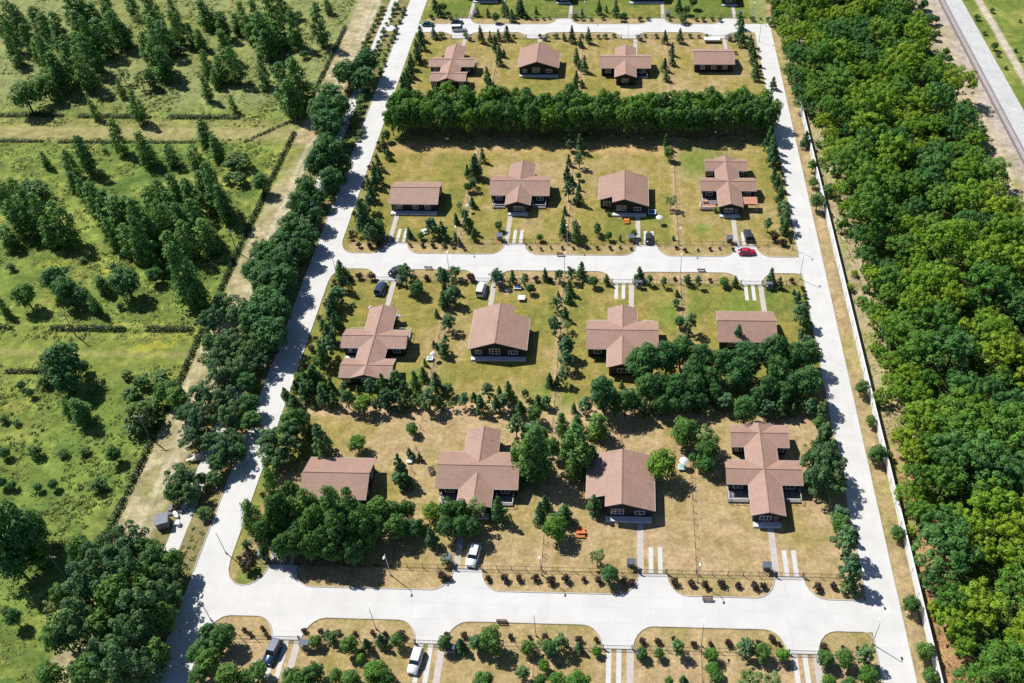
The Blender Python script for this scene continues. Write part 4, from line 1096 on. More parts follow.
def canopy_meshes():
    r = MB().prism([(-.95, -.7), (.95, -.7), (.95, .7), (-.95, .7)], lambda x, y: 2.05 + .16 * (y + .7), lambda x, y: 2.13 + .16 * (y + .7))
    p = MB().box(-.05, .05, -.05, .05, 0, 2.12)
    bx = MB().box(-.75, .75, -.1, .45, 0.02, 1.15).box(-.79, .79, -.14, .49, 1.15, 1.22)
    return r.mesh("canopy_roof", M['canopy']), p.mesh("post", M['galv']), bx.mesh("bin_locker", M['scrap'])
CR, CP, CB = canopy_meshes()
for k, xs in GX.items():
    y0, s = edge_y[k]
    fy = y0 + s * FD
    ps = path_side[k]
    prev = LX1 + 1.6
    for i, gx in enumerate(xs):
        c = gx + 0.6 * ps
        px = gx + 2.75 * ps
        if k[0] != 'T':
            ln = 5.6 if k != 'BS' else 7
            for dx in (-.85, .85):
                strips.box(gx + dx - .42, gx + dx + .42, min(fy, fy + s * ln), max(fy, fy + s * ln), 0, .03)
        ye = house_front[k][i]
        paths.box(px - .6, px + .6, min(fy, ye), max(fy, ye), 0, .035)
        where = href(k, i)
        a, b_ = c - HW + .1, c + HW - .1
        pl = (lambda t: t) 
        fence(prev, fy, a - .2, fy, 'dark fence, tree-lined road side of gate, by %s' % where, 'front fences')
        g = ob("driveway_gate", GM, None, (c, fy, 0))
        tag(g, 'closed dark metal gate of ' + where, "gate", "driveway gates")
        for dx in (-1, 1):
            ob("gate_post", GP, g, (dx * (GATEW / 2 + .14), 0, 0))
        t = thing("gate_canopy", 'blue-grey gate canopy over a locker, ' + where, 'canopy', (px + ps * 1.75, fy + s * 1.3, 0), 0 if s > 0 else math.pi, 'canopies at the gates')
        t.scale = (.82, .82, .85)
        ob("canopy_roof", CR, t); ob("bin_locker", CB, t)
        for dx in (-1, 1):
            for dy in (-.6, .6):
                ob("post", CP, t, (dx * .85, dy, 0))
        prev = b_ + .2
        nxt = (-41, -13.6, 14.4, RX0 - 1.5)[i]
        fence(prev, fy, nxt - .15, fy, 'dark fence, wall side of gate, by %s' % where, 'front fences')
        prev = nxt + .15
struct("driveway_strips", strips.mesh("driveway_strips", M['strip'])).name = "driveway_strip_paving"
struct("garden_paths", paths.mesh("garden_paths", M['path'])).name = "garden_path_paving"
pairs = {3: ('long and cross', 'cross and gabled', 'gabled and double-cross'), 1: ('long and cross', 'cross and gabled', 'gabled and double-cross'),
         2: ('double-cross and gabled', 'gabled and cross', 'cross and long'), 0: ('double-cross and gabled', 'gabled and cross', 'cross and long')}
ext = {3: (B1 + FD + .3, 129.5), 2: (134, M0 - FD - .3), 1: (M1 + FD + .3, 232), 0: (246, T0 - FD - .3)}
for row, (ya, yb) in ext.items():
    for j, bx in enumerate((-41, -13.6, 14.4)):
        fence(bx, ya, bx, yb, 'dark plot fence between the %s houses %s' % (pairs[row][j], ROWN[row]), 'fences between the plots', wire=True)
for j, bx in enumerate((-41, -13.6, 14.4)):
    fence(bx, 66, bx, B0 - FD - .3, 'dark plot fence below the bottom road, opposite the gap between %s houses' % pairs[3][j], 'fences between the plots', wire=True)

# white boundary wall
ya, yb = 60, 255
wb = MB().box(WALLX, WALLX + .14, ya, yb, 0, 2.3).box(WALLX - .08, WALLX + .22, ya, yb, 2.3, 2.42)
wo = ob("boundary_wall", wb.mesh("boundary_wall", M['wallw']))
tag(wo, 'long white panel wall between the road and the forest', 'wall')
for i in range(40):
    y = ya + .5 + i * 4.95
    ob("pillar", MB().box(WALLX - .09, WALLX - .003, y - .16, y + .16, 0, 2.3).mesh("pillar", M['wallw']) if i == 0 else bpy.data.objects["pillar"].data, wo, (0, 0 if i == 0 else y - ya - .5, 0))

# ------------------------------------------------------------------ railway
rb = MB().prism([(110.6, 180), (118.4, 180), (118.4, 420), (110.6, 420)], 0, lambda x, y: 0.35 if 112 < x < 117 else 0.1)
struct("ballast_bed", rb.mesh("ballast_bed", M['ballast'])).name = "railway_ground_ballast"
rt = thing("railway_track", 'single railway track on the edge of the grey ballast strip', 'railway', (111.4, 250, .106))
rail_me = MB().box(-.06, .06, -75, 165, .0, .14).mesh("rail", M['rail'])
for dx in (-.76, .76):
    ob("rail", rail_me, rt, (dx, 0, .06))
slp = MB()
for i in range(400):
    slp.box(-1.3, 1.3, -74.9 + i * .6, -74.65 + i * .6, .0, .06)
so_ = ob("sleepers", slp.mesh("sleepers", M['sleeper']), rt); so_["kind"] = "stuff"

# ------------------------------------------------------------------ lamp posts, poles
LP = MB().tube([(0, 0, 0), (0, 0, 6.7)], [.09, .055], 8).tube([(0, 0, 6.55), (0, -.2, 6.8), (0, -.55, 6.88)], [.05, .045, .04], 6).lathe([(.16, 0), (.16, .5), (.1, .55)], 8).mesh("pole", M['galv'])
LH = MB().prism([(-.14, -1.05), (.14, -1.05), (.17, -.8), (.12, -.5), (-.12, -.5), (-.17, -.8)], 6.84, lambda x, y: 6.96 if y > -.9 else 6.9).mesh("lamp_head", M['lamp'])
def lamp(px, py, face, label):
    X, Y = G(px, py)
    t = thing("street_lamp", label, 'street lamp', (X, Y, 0), face, 'street lamps of the settlement')
    p = ob("pole", LP, t); ob("lamp_head", LH, t)
for px, py, f, l in ((390.7, 575.2, 0, 'grey street lamp in front of the cross house above the bottom road, beside dark trees'), (541.5, 575, 0, 'grey street lamp between the cross and gabled houses above the bottom road'),
                     (697, 582, 0, 'grey street lamp between the gabled and double-cross houses above the bottom road'), (855, 587.5, 0, 'grey street lamp at the corner above the bottom road by the wall road'),
                     (376, 629, math.pi, 'street lamp among purple shrubs opposite the long house above the bottom road'), (536, 636, math.pi, 'street lamp near a bench on the lower verge of the bottom road'),
                     (701, 646, math.pi, 'street lamp below the bottom road opposite the gabled and double-cross boundary'), (872, 644, math.pi, 'street lamp at the corner below the bottom road by the wall road'),
                     (458.7, 246.8, 0, 'grey street lamp between the long and cross houses above the middle road'), (567.5, 245, 0, 'grey street lamp between the cross and gabled houses above the middle road'),
                     (678.7, 248, 0, 'grey street lamp between the gabled and double-cross houses above the middle road'), (792, 249, 0, 'grey street lamp at the corner above the middle road by the wall road'),
                     (450, 276, math.pi, 'grey street lamp on the lower verge of the middle road by the double-cross house'), (565, 277, math.pi, 'grey street lamp on the lower verge between the gabled and cross houses, middle road'),
                     (680, 278.5, math.pi, 'grey street lamp on the lower verge between the cross and long houses, middle road'), (799.5, 279, math.pi, 'grey street lamp at the corner below the middle road by the wall road'),
                     (336, 272, math.pi, 'street lamp at the corner below the middle road by the tree-lined road'), (226, 553, 0, 'street lamp on the green corner above the bottom road by the tree-lined road'),
                     (211, 620, math.pi, 'street lamp at the corner below the bottom road by the tree-lined road'),
                     (506, 19, 0, 'grey street lamp above the top road facing the gabled house'), (585, 20, 0, 'grey street lamp above the top road facing the cross house'), (752, 21, 0, 'grey street lamp above the top road near its wall road corner'),
                     (628, 40, math.pi, 'grey street lamp below the top road in front of the cross house'), (759, 42, math.pi, 'grey street lamp below the top road at the wall road corner')):
    lamp(px, py, f, l)
PP = MB().tube([(0, 0, 0), (0, 0, 7.2)], [.15, .1], 8).mesh("pole", M['pole'])
PC = MB().box(-.9, .9, -.06, .06, 6.6, 6.74).mesh("crossarm", M['pole'])
PI_ = MB().lathe([(.05, 6.74), (.07, 6.8), (.04, 6.9), (.05, 6.95)], 8).mesh("insulator", M['white'])
STRUT = MB().tube([(0, -1.9, 0), (0, -.05, 5.4)], [.13, .09], 8).mesh("strut", M['pole'])
for px, py, st, l in ((237, 252, 0, 'wooden power pole beside the dirt track, in the shade of birches'), (150, 438, 0, 'wooden power pole by the lower bend of the dark hedge along the track'),
                      (297, 120, 1, 'wooden power pole with a slanted strut by the upper dirt track'), (327, 12, 0, 'wooden power pole at the far end of the dirt track'), (76, 336, 0, 'wooden power pole in the meadow by a dark hedge strip'), (66, 578, 0, 'wooden power pole among the big trees below the dirt track')):
    X, Y = G(px, py)
    t = thing("power_pole", l, 'power pole', (X, Y, 0), 0.1, 'power poles of the meadow line')
    ob("pole", PP, t); a = ob("crossarm", PC, t)
    for dx in (-.75, 0.3, .75):
        ob("insulator", PI_, a, (dx, 0, 0))
    if st:
        ob("strut", STRUT, t)

# ------------------------------------------------------------------ cars
def car(px, py, ang, paintc, kind, label, Z=0.02):
    X, Y = G(px, py, 0.6)
    t = thing({'suv': 'parked_suv', 'car': 'parked_car', 'van': 'parked_van'}[kind], label, {'suv': 'SUV', 'car': 'car', 'van': 'van'}[kind], (X, Y, Z), rad(ang), 'parked cars')
    Lh, Wh, bz, rz, nose, tail, f1, f2 = {'car': (2.15, .88, .92, 1.46, .78, .85, (.85, .30), (-1.75, -1.15)), 'suv': (2.3, .94, 1.05, 1.75, .95, 1.0, (.95, .40), (-2.2, -1.95)), 'van': (2.45, .96, 1.15, 2.0, 1.0, 1.1, (1.35, .75), (-2.4, -2.3))}[kind]
    # body: cross-sections along the length (x forward)
    secs = [(-Lh, .45, tail - .12, .86), (-Lh + .08, .28, tail - .02, .95), (-Lh + .5, .22, bz, 1.0), (-.3, .22, bz + .01, 1.0), (f1[0], .22, bz, 1.0), (Lh - .5, .24, nose - .02, .98), (Lh - .1, .28, nose - .12, .92), (Lh, .42, nose - .28, .82)]
    vs, fs = [], []
    for x, zl, zh, ww in secs:
        W_ = Wh * ww
        vs += [(x, -W_, zl), (x, -W_ * 1.0, (zl + zh) / 2), (x, -W_ * .93, zh), (x, 0, zh + .035), (x, W_ * .93, zh), (x, W_, (zl + zh) / 2), (x, W_, zl)]
    for k in range(len(secs) - 1):
        for i in range(7):
            j = (i + 1) % 7
            fs.append((k * 7 + i, k * 7 + j, (k + 1) * 7 + j, (k + 1) * 7 + i))
    fs += [tuple(range(6, -1, -1)), tuple(range((len(secs) - 1) * 7, len(secs) * 7))]
    b = MB(); b.add(vs, fs)
    bo = ob("body", b.mesh("body", paintc, True), t)
    # cabin: glasshouse and roof panel
    xa, xb, xc, xd = f2[0], f2[1], f1[1], f1[0]
    w0, w1 = Wh * .9, Wh * .74
    zb = bz - .02
    g = MB().add([(xa, -w0, zb), (xd, -w0, zb), (xd, w0, zb), (xa, w0, zb), (xb, -w1, rz - .05), (xc, -w1, rz - .05), (xc, w1, rz - .05), (xb, w1, rz - .05)], [(0, 3, 2, 1), (4, 5, 6, 7), (0, 1, 5, 4), (1, 2, 6, 5), (2, 3, 7, 6), (3, 0, 4, 7)])
    ob("windows", g.mesh("windows", M['carglass']), t)
    rp = MB().add([(xb - .04, -w1 - .03, rz - .07), (xc + .04, -w1 - .03, rz - .07), (xc + .04, w1 + .03, rz - .07), (xb - .04, w1 + .03, rz - .07), (xb + .1, -w1 + .06, rz), (xc - .1, -w1 + .06, rz), (xc - .1, w1 - .06, rz), (xb + .1, w1 - .06, rz)], [(0, 3, 2, 1), (4, 5, 6, 7), (0, 1, 5, 4), (1, 2, 6, 5), (2, 3, 7, 6), (3, 0, 4, 7)])
    for s in (-1, 1):       # door pillars
        xm = (xb + xc) / 2
        rp.add([(xm - .06, s * w0 * 1.005, zb), (xm + .06, s * w0 * 1.005, zb), (xm + .06, s * w1 * 1.01, rz - .06), (xm - .06, s * w1 * 1.01, rz - .06)], [(0, 1, 2, 3)])
    ob("car_roof", rp.mesh("car_roof", paintc), t)
    for sx in (-1, 1):
        for sy in (-1, 1):
            wx = sx * (Lh - .82)
            tb = MB().tube([(wx, sy * (Wh - .16), .32), (wx, sy * (Wh + .02), .32)], [.32, .32], 14)
            wo_ = ob("wheel", tb.mesh("wheel", M['tyre']), t)
            ob("rim", MB().tube([(wx, sy * (Wh + .005), .32), (wx, sy * (Wh + .035), .32)], [.19, .17], 10).mesh("rim", M['rim']), wo_)
    for sy in (-1, 1):
        ob("headlight", MB().box(Lh - .16, Lh - .01, sy * Wh * .62 - .16, sy * Wh * .62 + .16, nose - .3, nose - .17).mesh("headlight", M['hl']), t)
        ob("tail_light", MB().box(-Lh - .01, -Lh + .12, sy * Wh * .7 - .1, sy * Wh * .7 + .1, tail - .32, tail - .12).mesh("tail_light", M['tl']), t)
    return t
wht, sil, drk, blu, red_, tea, blk = paint("white_car_paint", (.75, .76, .77)), paint("silver_car_paint", (.42, .45, .48), .3), paint("dark_grey_car_paint", (.04, .05, .06)), paint("navy_car_paint", (.02, .05, .12)), paint("red_car_paint", (.45, .02, .06)), paint("teal_car_paint", (.02, .12, .12)), paint("black_car_paint", (.012, .014, .018))
car(473.5, 556, 262, wht, 'suv', 'white SUV with black glass on the drive by the cross house')
car(272.5, 652, 258, blu, 'suv', 'navy SUV parked inside the gate opposite the long house')
car(415.5, 661, 262, wht, 'suv', 'white SUV on the drive opposite the cross house above the bottom road')
car(395.8, 270.5, 58, drk, 'car', 'dark car standing askew on the apron of the middle road')
car(380.5, 288.5, 80, blu, 'suv', 'navy SUV inside the garden of the double-cross house below the middle road')
car(481.5, 289.5, 83, wht, 'van', 'white van beside the path to the gabled house below the middle road')
car(649, 238, 88, drk, 'car', 'dark car by the gabled house above the middle road')
car(748, 235.5, 94, drk, 'suv', 'dark SUV on the drive of the double-cross house above the middle road')
car(747, 251.8, 2, red_, 'car', 'bright red car parked across the drive mouth on the middle road')
car(428, 24, 0, tea, 'car', 'dark teal car at the far corner of the top road')
car(457, 22, 5, drk, 'car', 'dark car behind a white van on the top road apron')
car(459, 29, 3, wht, 'van', 'white van on the top road in front of the double-cross house')

# ------------------------------------------------------------------ benches, garden things
def bench(px, py, rz, label):
    X, Y = G(px, py)
    t = thing("park_bench", label, 'bench', (X, Y, .02), rz, 'benches on the road edges')
    s = MB()
    for i in range(4):
        s.box(-.95, .95, -.28 + i * .13, -.18 + i * .13, .42, .46)
    ob("seat", s.mesh("seat", M['wood']), t)
    b = MB()
    for i in range(3):
        b.box(-.95, .95, .26 + i * .03, .30 + i * .03, .52 + i * .14, .62 + i * .14)
    ob("backrest", b.mesh("backrest", M['wood']), t)
    for dx in (-.75, .75):
        ob("leg", MB().box(dx - .04, dx + .04, -.26, -.2, 0, .42).box(dx - .04, dx + .04, .2, .26, 0, .92).box(dx - .04, dx + .04, -.2, .2, .36, .42).mesh("leg", M['fence']), t)
for px, py, rz, l in ((502, 622, math.pi, 'dark bench on the lower kerb of the bottom road near a lamp'), (707.5, 600.5, 0, 'dark bench on the upper kerb of the bottom road'),
                      (428.5, 268.5, math.pi, 'dark bench on the lower kerb below the long house, middle road'), (560.5, 256, 0, 'dark bench on the upper kerb of the middle road near a lamp'), (701, 270.8, math.pi, 'dark bench on the lower kerb of the middle road by the long house')):
    bench(px, py, rz, l)
def umbrella(px, py, d, label):
    X, Y = G(px, py, 2)
    t = thing("garden_parasol", label, 'parasol', (X, Y, 0), 0, 'white garden parasols')
    ob("canopy", MB().lathe([(d / 2, 1.95), (d / 2 * .98, 2.0), (d / 4, 2.3), (.04, 2.45)], 8).mesh("canopy", M['white']), t)
    ob("pole", MB().tube([(0, 0, 0), (0, 0, 2.42)], [.03, .03], 6).mesh("pole", M['galv']), t)
    ob("base", MB().lathe([(.3, 0), (.3, .08), (.06, .12)], 10).mesh("base", M['scrap']), t)
umbrella(659.5, 217.3, 1.9, 'white parasol beside the gabled house above the middle road')
umbrella(370.5, 307.3, 1.0, 'small white parasol on the tree-lined road side of the double-cross house below the middle road')
umbrella(399, 316.5, 1.3, 'white parasol in the wing corner of the double-cross house below the middle road')
umbrella(433, 353.5, 1.4, 'white parasol at the plot boundary above the pine belt')
umbrella(684, 460.5, 1.9, 'white parasol beside a teal tub, by the gabled house above the bottom road')
umbrella(349 * 0 + 468, 205.5, 1.2, 'white parasol between the long and cross houses above the middle road')
def table(px, py, m, label, wd=1.7, dp=.9, h=.74, benches=True, rz=0.0, cat='table', name='garden_table'):
    X, Y = G(px, py, .5)
    t = thing(name, label, cat, (X, Y, 0), rz)
    ob("table_top", MB().box(-wd / 2, wd / 2, -dp / 2, dp / 2, h - .06, h).mesh("table_top", m), t)
    for sx in (-1, 1):
        ob("leg", MB().box(sx * wd * .4 - .05, sx * wd * .4 + .05, -dp * .42, -dp * .3, 0, h - .06).box(sx * wd * .4 - .05, sx * wd * .4 + .05, dp * .3, dp * .42, 0, h - .06).mesh("leg", m), t)
        if benches:
            ob("seat", MB().box(-wd / 2, wd / 2, sx * (dp / 2 + .42) - .17, sx * (dp / 2 + .42) + .17, .4, .45).box(-wd * .4, -wd * .34, sx * (dp / 2 + .42) - .1, sx * (dp / 2 + .42) + .1, 0, .4).box(wd * .34, wd * .4, sx * (dp / 2 + .42) - .1, sx * (dp / 2 + .42) + .1, 0, .4).mesh("seat", m), t)
table(580.5, 532, M['orange'], 'orange picnic table on the lawn by the gabled house above the bottom road')
table(626.5, 220.5, M['orange'], 'orange garden table before the gabled house above the middle road', 1.5, .7)
table(521.5, 298, M['white'], 'white square table on the lawn of the gabled house below the middle road', 1.7, 1.6, .74, False)
table(425, 181 + 1.3, M['white'], 'white table set below the long house above the middle road', .1, .1) if False else None
table(424.5, 231, M['white'], 'white table with seats before the long house above the middle road', 1.3, .8, .74, True, .5)
table(431, 470, M['fence'], 'dark garden table beside the cross house above the bottom road', 1.0, .8, .72, True, .3)
table(699 + 6.5, 202, M['orange'], 'orange table on the red patio of the double-cross house', 1.1, .6, .98, False)
def tub(px, py, m, label, wd, dp, h, name='garden_tub', cat='tub', rz=0.0):
    X, Y = G(px, py, h / 2)
    t = thing(name, label, cat, (X, Y, 0), rz)
    b = MB().prism([(-wd / 2, -dp / 2), (wd / 2, -dp / 2), (wd / 2, dp / 2), (-wd / 2, dp / 2)], 0, h * .9)
    ob("basin", b.mesh("basin", m), t)
    e = .08
    ob("rim", MB().box(-wd / 2 - e, wd / 2 + e, -dp / 2 - e, -dp / 2 + e, h * .9, h).box(-wd / 2 - e, wd / 2 + e, dp / 2 - e, dp / 2 + e, h * .9, h).box(-wd / 2 - e, -wd / 2 + e, -dp / 2 + e, dp / 2 - e, h * .9, h).box(wd / 2 - e, wd / 2 + e, -dp / 2 + e, dp / 2 - e, h * .9, h).mesh("rim", M['white']), t)
tub(682, 467.5, M['teal'], 'teal tub beside a white parasol by the gabled house', 1.3, 1.2, .6)
tub(430, 359, M['teal'], 'pale teal tub at the plot boundary above the pine belt', 1.2, 1.0, .6)
tub(652, 212.5, M['blue'], 'blue pool tub in the shade of the gabled house above the middle road', 1.9, 1.7, .6)
tub(517.5, 288, M['blue'], 'blue tub under the pine beside the gabled house below the middle road', 1.6, .9, .5)
tub(409.5, 461.5, M['white'], 'white tub by small spruces near the cross house above the bottom road', .9, .7, .5)
tub(507.5, 290.5, M['white'], 'white tub in the pine shade by the white van', 1.2, .5, .4)
# long white cover by the far gate
X, Y = G(712, 39, 1)
t = thing("trailer", 'long low white trailer by the gate of the long house below the top road', 'trailer', (X, Y, 0), 0)
ob("cover", MB().prism([(-2.6, -1), (2.6, -1), (2.6, 1), (-2.6, 1)], .7, lambda x, y: 1.25 if abs(y) > .5 else 1.4).mesh("cover", M['white']), t)
ob("chassis", MB().box(-2.5, 2.5, -.8, .8, .5, .697).box(2.5, 3.6, -.06, .06, .5, .6).mesh("chassis", M['scrap']), t)
for sy in (-1, 1):
    ob("wheel", MB().tube([(-.2, sy * .82, .3), (-.2, sy * 1.0, .3)], [.3, .3], 12).mesh("wheel", M['tyre']), t)
# pale boat-like tarpaulin and heaps by the dirt track
X, Y = G(195, 457, .5)
b = MB()
prof = [(-1.9, .15, .3), (-1.4, .75, .55), (-.3, 1.0, .5), (.9, .95, .5), (1.6, .8, .55)]
vs, fs = [], []
for x, hw, z in prof:
    vs += [(x, -hw, z), (x, -hw * .7, .05), (x, hw * .7, .05), (x, hw, z), (x, hw * .82, z - .06), (x, hw * .5, .25), (x, -hw * .5, .25), (x, -hw * .82, z - .06)]
for k in range(len(prof) - 1):
    for i in range(8):
        j = (i + 1) % 8
        fs.append((k * 8 + i, k * 8 + j, (k + 1) * 8 + j, (k + 1) * 8 + i))
fs += [tuple(range(7, -1, -1)), tuple(range(32, 40))]
b.add(vs, fs)
bt = thing("rowing_boat", 'pale tan boat hull lying beside the dirt track under trees', 'boat', (X, Y, 0), .35)
ob("hull", b.mesh("hull", M['tarp']), bt)
ob("thwart", MB().box(-.15, .15, -.7, .7, .3, .36).box(.8, 1.05, -.68, .68, .3, .36).mesh("thwart", M['white']), bt)
X, Y = G(163, 522, .8)
t = thing("metal_shed", 'small grey metal shed beside the dirt track', 'shed', (X, Y, 0), .3)
ob("wall", MB().box(-1.1, 1.1, -1.1, 1.1, 0, 1.7).mesh("wall", M['scrap']), t)
ob("roof", MB().prism([(-1.25, -1.25), (1.25, -1.25), (1.25, 1.25), (-1.25, 1.25)], lambda x, y: 1.72 + .1 * (x + 1.25), lambda x, y: 1.8 + .1 * (x + 1.25)).mesh("roof", M['scrap']), t)
ob("door", MB().box(-.4, .4, -1.16, -1.103, .05, 1.6).mesh("door", M['pole']), t)
rr = random.Random(8)
for i, (px, py) in enumerate(((172, 509), (176, 516), (169, 513), (180, 511), (178, 523))):
    X, Y = G(px, py)
    b = MB()
    for j in range(5):
        a, c_, h_ = rr.uniform(-.5, .5), rr.uniform(-.5, .5), rr.uniform(.2, .8)
        b.box(a - rr.uniform(.15, .4), a + .3, c_ - .3, c_ + rr.uniform(.1, .4), 0 + j * .01, h_)
    o = ob("scrap_heap", b.mesh("scrap_heap", (M['scrap'], M['white'], M['pole'])[i % 3]), None, (X, Y, 0))
    tag(o, 'heap of sheet-metal scrap beside the small shed by the dirt track', 'scrap heap', 'scrap heaps by the shed')

# ------------------------------------------------------------------ hedge strips in the meadow and along the track
def leafy_strip(x0, y0, x1, y1, wd, h, label, m='heap', dens=14):
    Ln = math.hypot(x1 - x0, y1 - y0)
    r = np.random.default_rng(int(abs(x0 * 7 + y0 * 13)))
    n = int(Ln * wd * dens * (1 + h))
    u = r.uniform(0, 1, n); a = r.uniform(-1, 1, n)
    top = h * (1 - 0.55 * a * a) * (0.75 + 0.5 * r.random(n)) * np.minimum(1, np.minimum(u, 1 - u) * Ln / 1.2 + .25)
    P = np.stack([(u - .5) * Ln, a * wd / 2, top * np.sqrt(r.random(n))], -1)
    N = np.stack([r.normal(size=n) * .4, a + r.normal(size=n) * .4, .7 + r.random(n) * .6], -1)
    s = .2 * r.uniform(.6, 1.4, n)
    o = ob("meadow_hedge", quads_mesh("meadow_hedge", P, N, rdir(r, n), s, s * .7, L[m], r), None, ((x0 + x1) / 2, (y0 + y1) / 2, 0))
    o.rotation_euler = (0, 0, math.atan2(y1 - y0, x1 - x0))
    tag(o, label, 'hedge', 'low hedge strips of the meadow')
def strip_px(xa, ya, xb, yb, wd, h, label, m='heap'):
    a, b = G(xa, ya), G(xb, yb)
    leafy_strip(*a, *b, wd, h, label, m)
strip_px(-8, 116, 64, 116, 1.6, 1.3, 'low dark hedge strip above the upper meadow track, farthest from the dirt track')
strip_px(78, 117, 151, 117.5, 1.6, 1.3, 'low dark hedge strip above the upper meadow track, middle of three')
strip_px(167, 118, 240, 118, 1.6, 1.3, 'low dark hedge strip above the upper meadow track, closest to the dirt track')
strip_px(-8, 141.5, 44, 141.5, 1.4, .7, 'faint hedge strip below the upper meadow track, farthest from the dirt track')
strip_px(58, 142.5, 196, 142.5, 1.4, .7, 'long faint hedge strip below the upper meadow track')
strip_px(244, 142.5, 292, 121, 1.2, .7, 'short slanting hedge strip where the upper meadow track meets the dirt track')
strip_px(-8, 327.5, 13, 328, 1.5, 1.2, 'short dark hedge strip above the lower meadow track, at the photo edge')
strip_px(50, 329, 126, 330, 1.6, 1.3, 'long dark hedge strip above the lower meadow track by a power pole')
strip_px(146, 330, 193, 330, 1.6, 1.3, 'dark hedge strip above the lower meadow track, next to the dirt track')
strip_px(5, 371.5, 46, 372, 1.6, .8, 'faint hedge strip below the lower meadow track beside a big dark tree')
for i, (ya_, yb_, n_) in enumerate(((84, 108, 'lowest'), (108.6, 132, 'second from the bottom'), (132.6, 156, 'third from the bottom'), (162, 188, 'fourth from the bottom'), (188.6, 214, 'fourth from the top'), (214.6, 240, 'third from the top'), (249, 276, 'second from the top'), (276.6, 308, 'topmost'))):
    leafy_strip(-96.6 + .4 * math.sin(i), ya_, -96.6 + .4 * math.sin(i + 1), yb_, 1.3, 1.2, 'dark hedge length along the dirt track, %s of the line' % n_)

# weeds and rough grass that nobody could count
def scatter(name, n, f, m, s0, s1, zmax, seed):
    r = np.random.default_rng(seed)
    P = f(r, n)
    k = len(P)
    P = np.concatenate([P, (r.random(k) * zmax)[:, None]], 1)
    N = rdir(r, k) * .45 + np.array([0, 0, 1.])
    s = r.uniform(s0, s1, k)
    o = ob(name, quads_mesh(name, P, N, rdir(r, k), s, s * .6, L[m], r))
    o["kind"] = "stuff"
    return o
def meadow(r, n):
    P = np.stack([r.uniform(-215, -97.5, n), r.uniform(62, 330, n)], -1)
    q = fbm(P[:, 0], P[:, 1], 5, 77)
    keep = q + r.normal(size=n) * .06 > .56
    for t in (G(60, 352)[1], G(60, 132)[1]):
        keep &= np.abs(P[:, 1] - t) > 3
    return P[keep]
scatter("meadow_grass", 170000, meadow, 'weed', .12, .34, .16, 4)
def mounds(name, n, f, m, seed, rlo, rhi):
    r = np.random.default_rng(seed)
    Q = f(r, n)
    k, q = len(Q), 13
    rad_ = r.uniform(rlo, rhi, k) ** 1.0
    d = rdir(r, k * q); d[:, 2] = np.abs(d[:, 2])
    rr = np.repeat(rad_, q)
    P = np.repeat(np.concatenate([Q, np.zeros((k, 1))], 1), q, 0) + d * rr[:, None] * np.array([1, 1, .8])
    s = rr * r.uniform(.28, .5, k * q)
    o = ob(name, quads_mesh(name, P, d + np.array([0, 0, .5]) + rdir(r, k * q) * .4, rdir(r, k * q), s, s * .7, L[m], r))
    o["kind"] = "stuff"
def scrub(r, n):
    P = np.stack([r.uniform(-215, -97.5, n), r.uniform(62, 330, n)], -1)
    q = fbm(P[:, 0], P[:, 1], 9, 31) + .25 * fbm(P[:, 0], P[:, 1], 2.5, 33)
    keep = q + r.normal(size=n) * .05 > .66
    for t in (G(60, 352)[1], G(60, 132)[1]):
        keep &= np.abs(P[:, 1] - t) > 3.5
    return P[keep]
mounds("meadow_weeds", 26000, scrub, 'scrub', 12, .18, .62)
def verge_weeds(r, n):
    P = np.stack([r.uniform(-87, -78, n), r.uniform(92, 300, n)], -1)
    return P[fbm(P[:, 0], P[:, 1], 4, 35) > .5]
mounds("verge_weeds", 1500, verge_weeds, 'scrub', 13, .15, .5)
def woodfloor(r, n):
    P = np.stack([r.uniform(56.5, 104, n), r.uniform(62, 332, n)], -1)
    q = fbm(P[:, 0], P[:, 1], 6, 55)
    return P[(q > .36) & ((P[:, 0] > 60 + 3 * (q - .5)) | (q > .6)) & ((P[:, 0] < 99) | (q > .52))]
scatter("forest_undergrowth", 70000, woodfloor, 'under', .16, .42, 1.3, 6)
def sandweed(r, n):
    P = np.stack([r.uniform(53.2, 60.5, n), r.uniform(70, 255, n)], -1)
    return P[fbm(P[:, 0], P[:, 1], 3, 51) > .52]
scatter("bank_weeds", 9000, sandweed, 'weed', .08, .22, .35, 8)

# ------------------------------------------------------------------ plant every tree and give each its own label
ORD = ['first', 'second', 'third', 'fourth', 'fifth', 'sixth', 'seventh', 'eighth', 'ninth', 'tenth', 'eleventh', 'twelfth', 'thirteenth', 'fourteenth', 'fifteenth', 'sixteenth', 'seventeenth', 'eighteenth', 'nineteenth', 'twentieth']
TENS = {2: 'twenty', 3: 'thirty', 4: 'forty', 5: 'fifty'}
def ordn(i):
    if i < 20:
        return ORD[i]
    t, u = divmod(i + 1, 10)
    if u == 0:
        return {3: 'thirtieth', 4: 'fortieth', 5: 'fiftieth'}[t]
    return TENS[t] + '-' + ORD[u - 1]
BANDS = [(0, 79, 'the lots below the bottom road'), (79, 91, 'the bottom road'), (91, 101, 'the bottom road fences'), (101, 112, 'the bottom house fronts'), (112, 122, 'the bottom house backs'), (122, 133, 'the pine belt'),
         (133, 146, 'lawns just above the pine belt'), (146, 157, 'the houses below the middle road'), (157, 170, 'lawns just below the middle road'), (170, 186, 'the middle road'), (186, 199, 'lawns just above the middle road'),
         (199, 211, 'the houses above the middle road'), (211, 223, 'backyards above the middle road'), (223, 235, 'lawns under the tall tree hedge'), (235, 247, 'the tall tree hedge'), (247, 262, 'lawns above the tall tree hedge'),
         (262, 277, 'the houses below the top road'), (277, 300, 'lawns just below the top road'), (300, 312, 'the top road'), (312, 500, 'the lawns above the top road')]
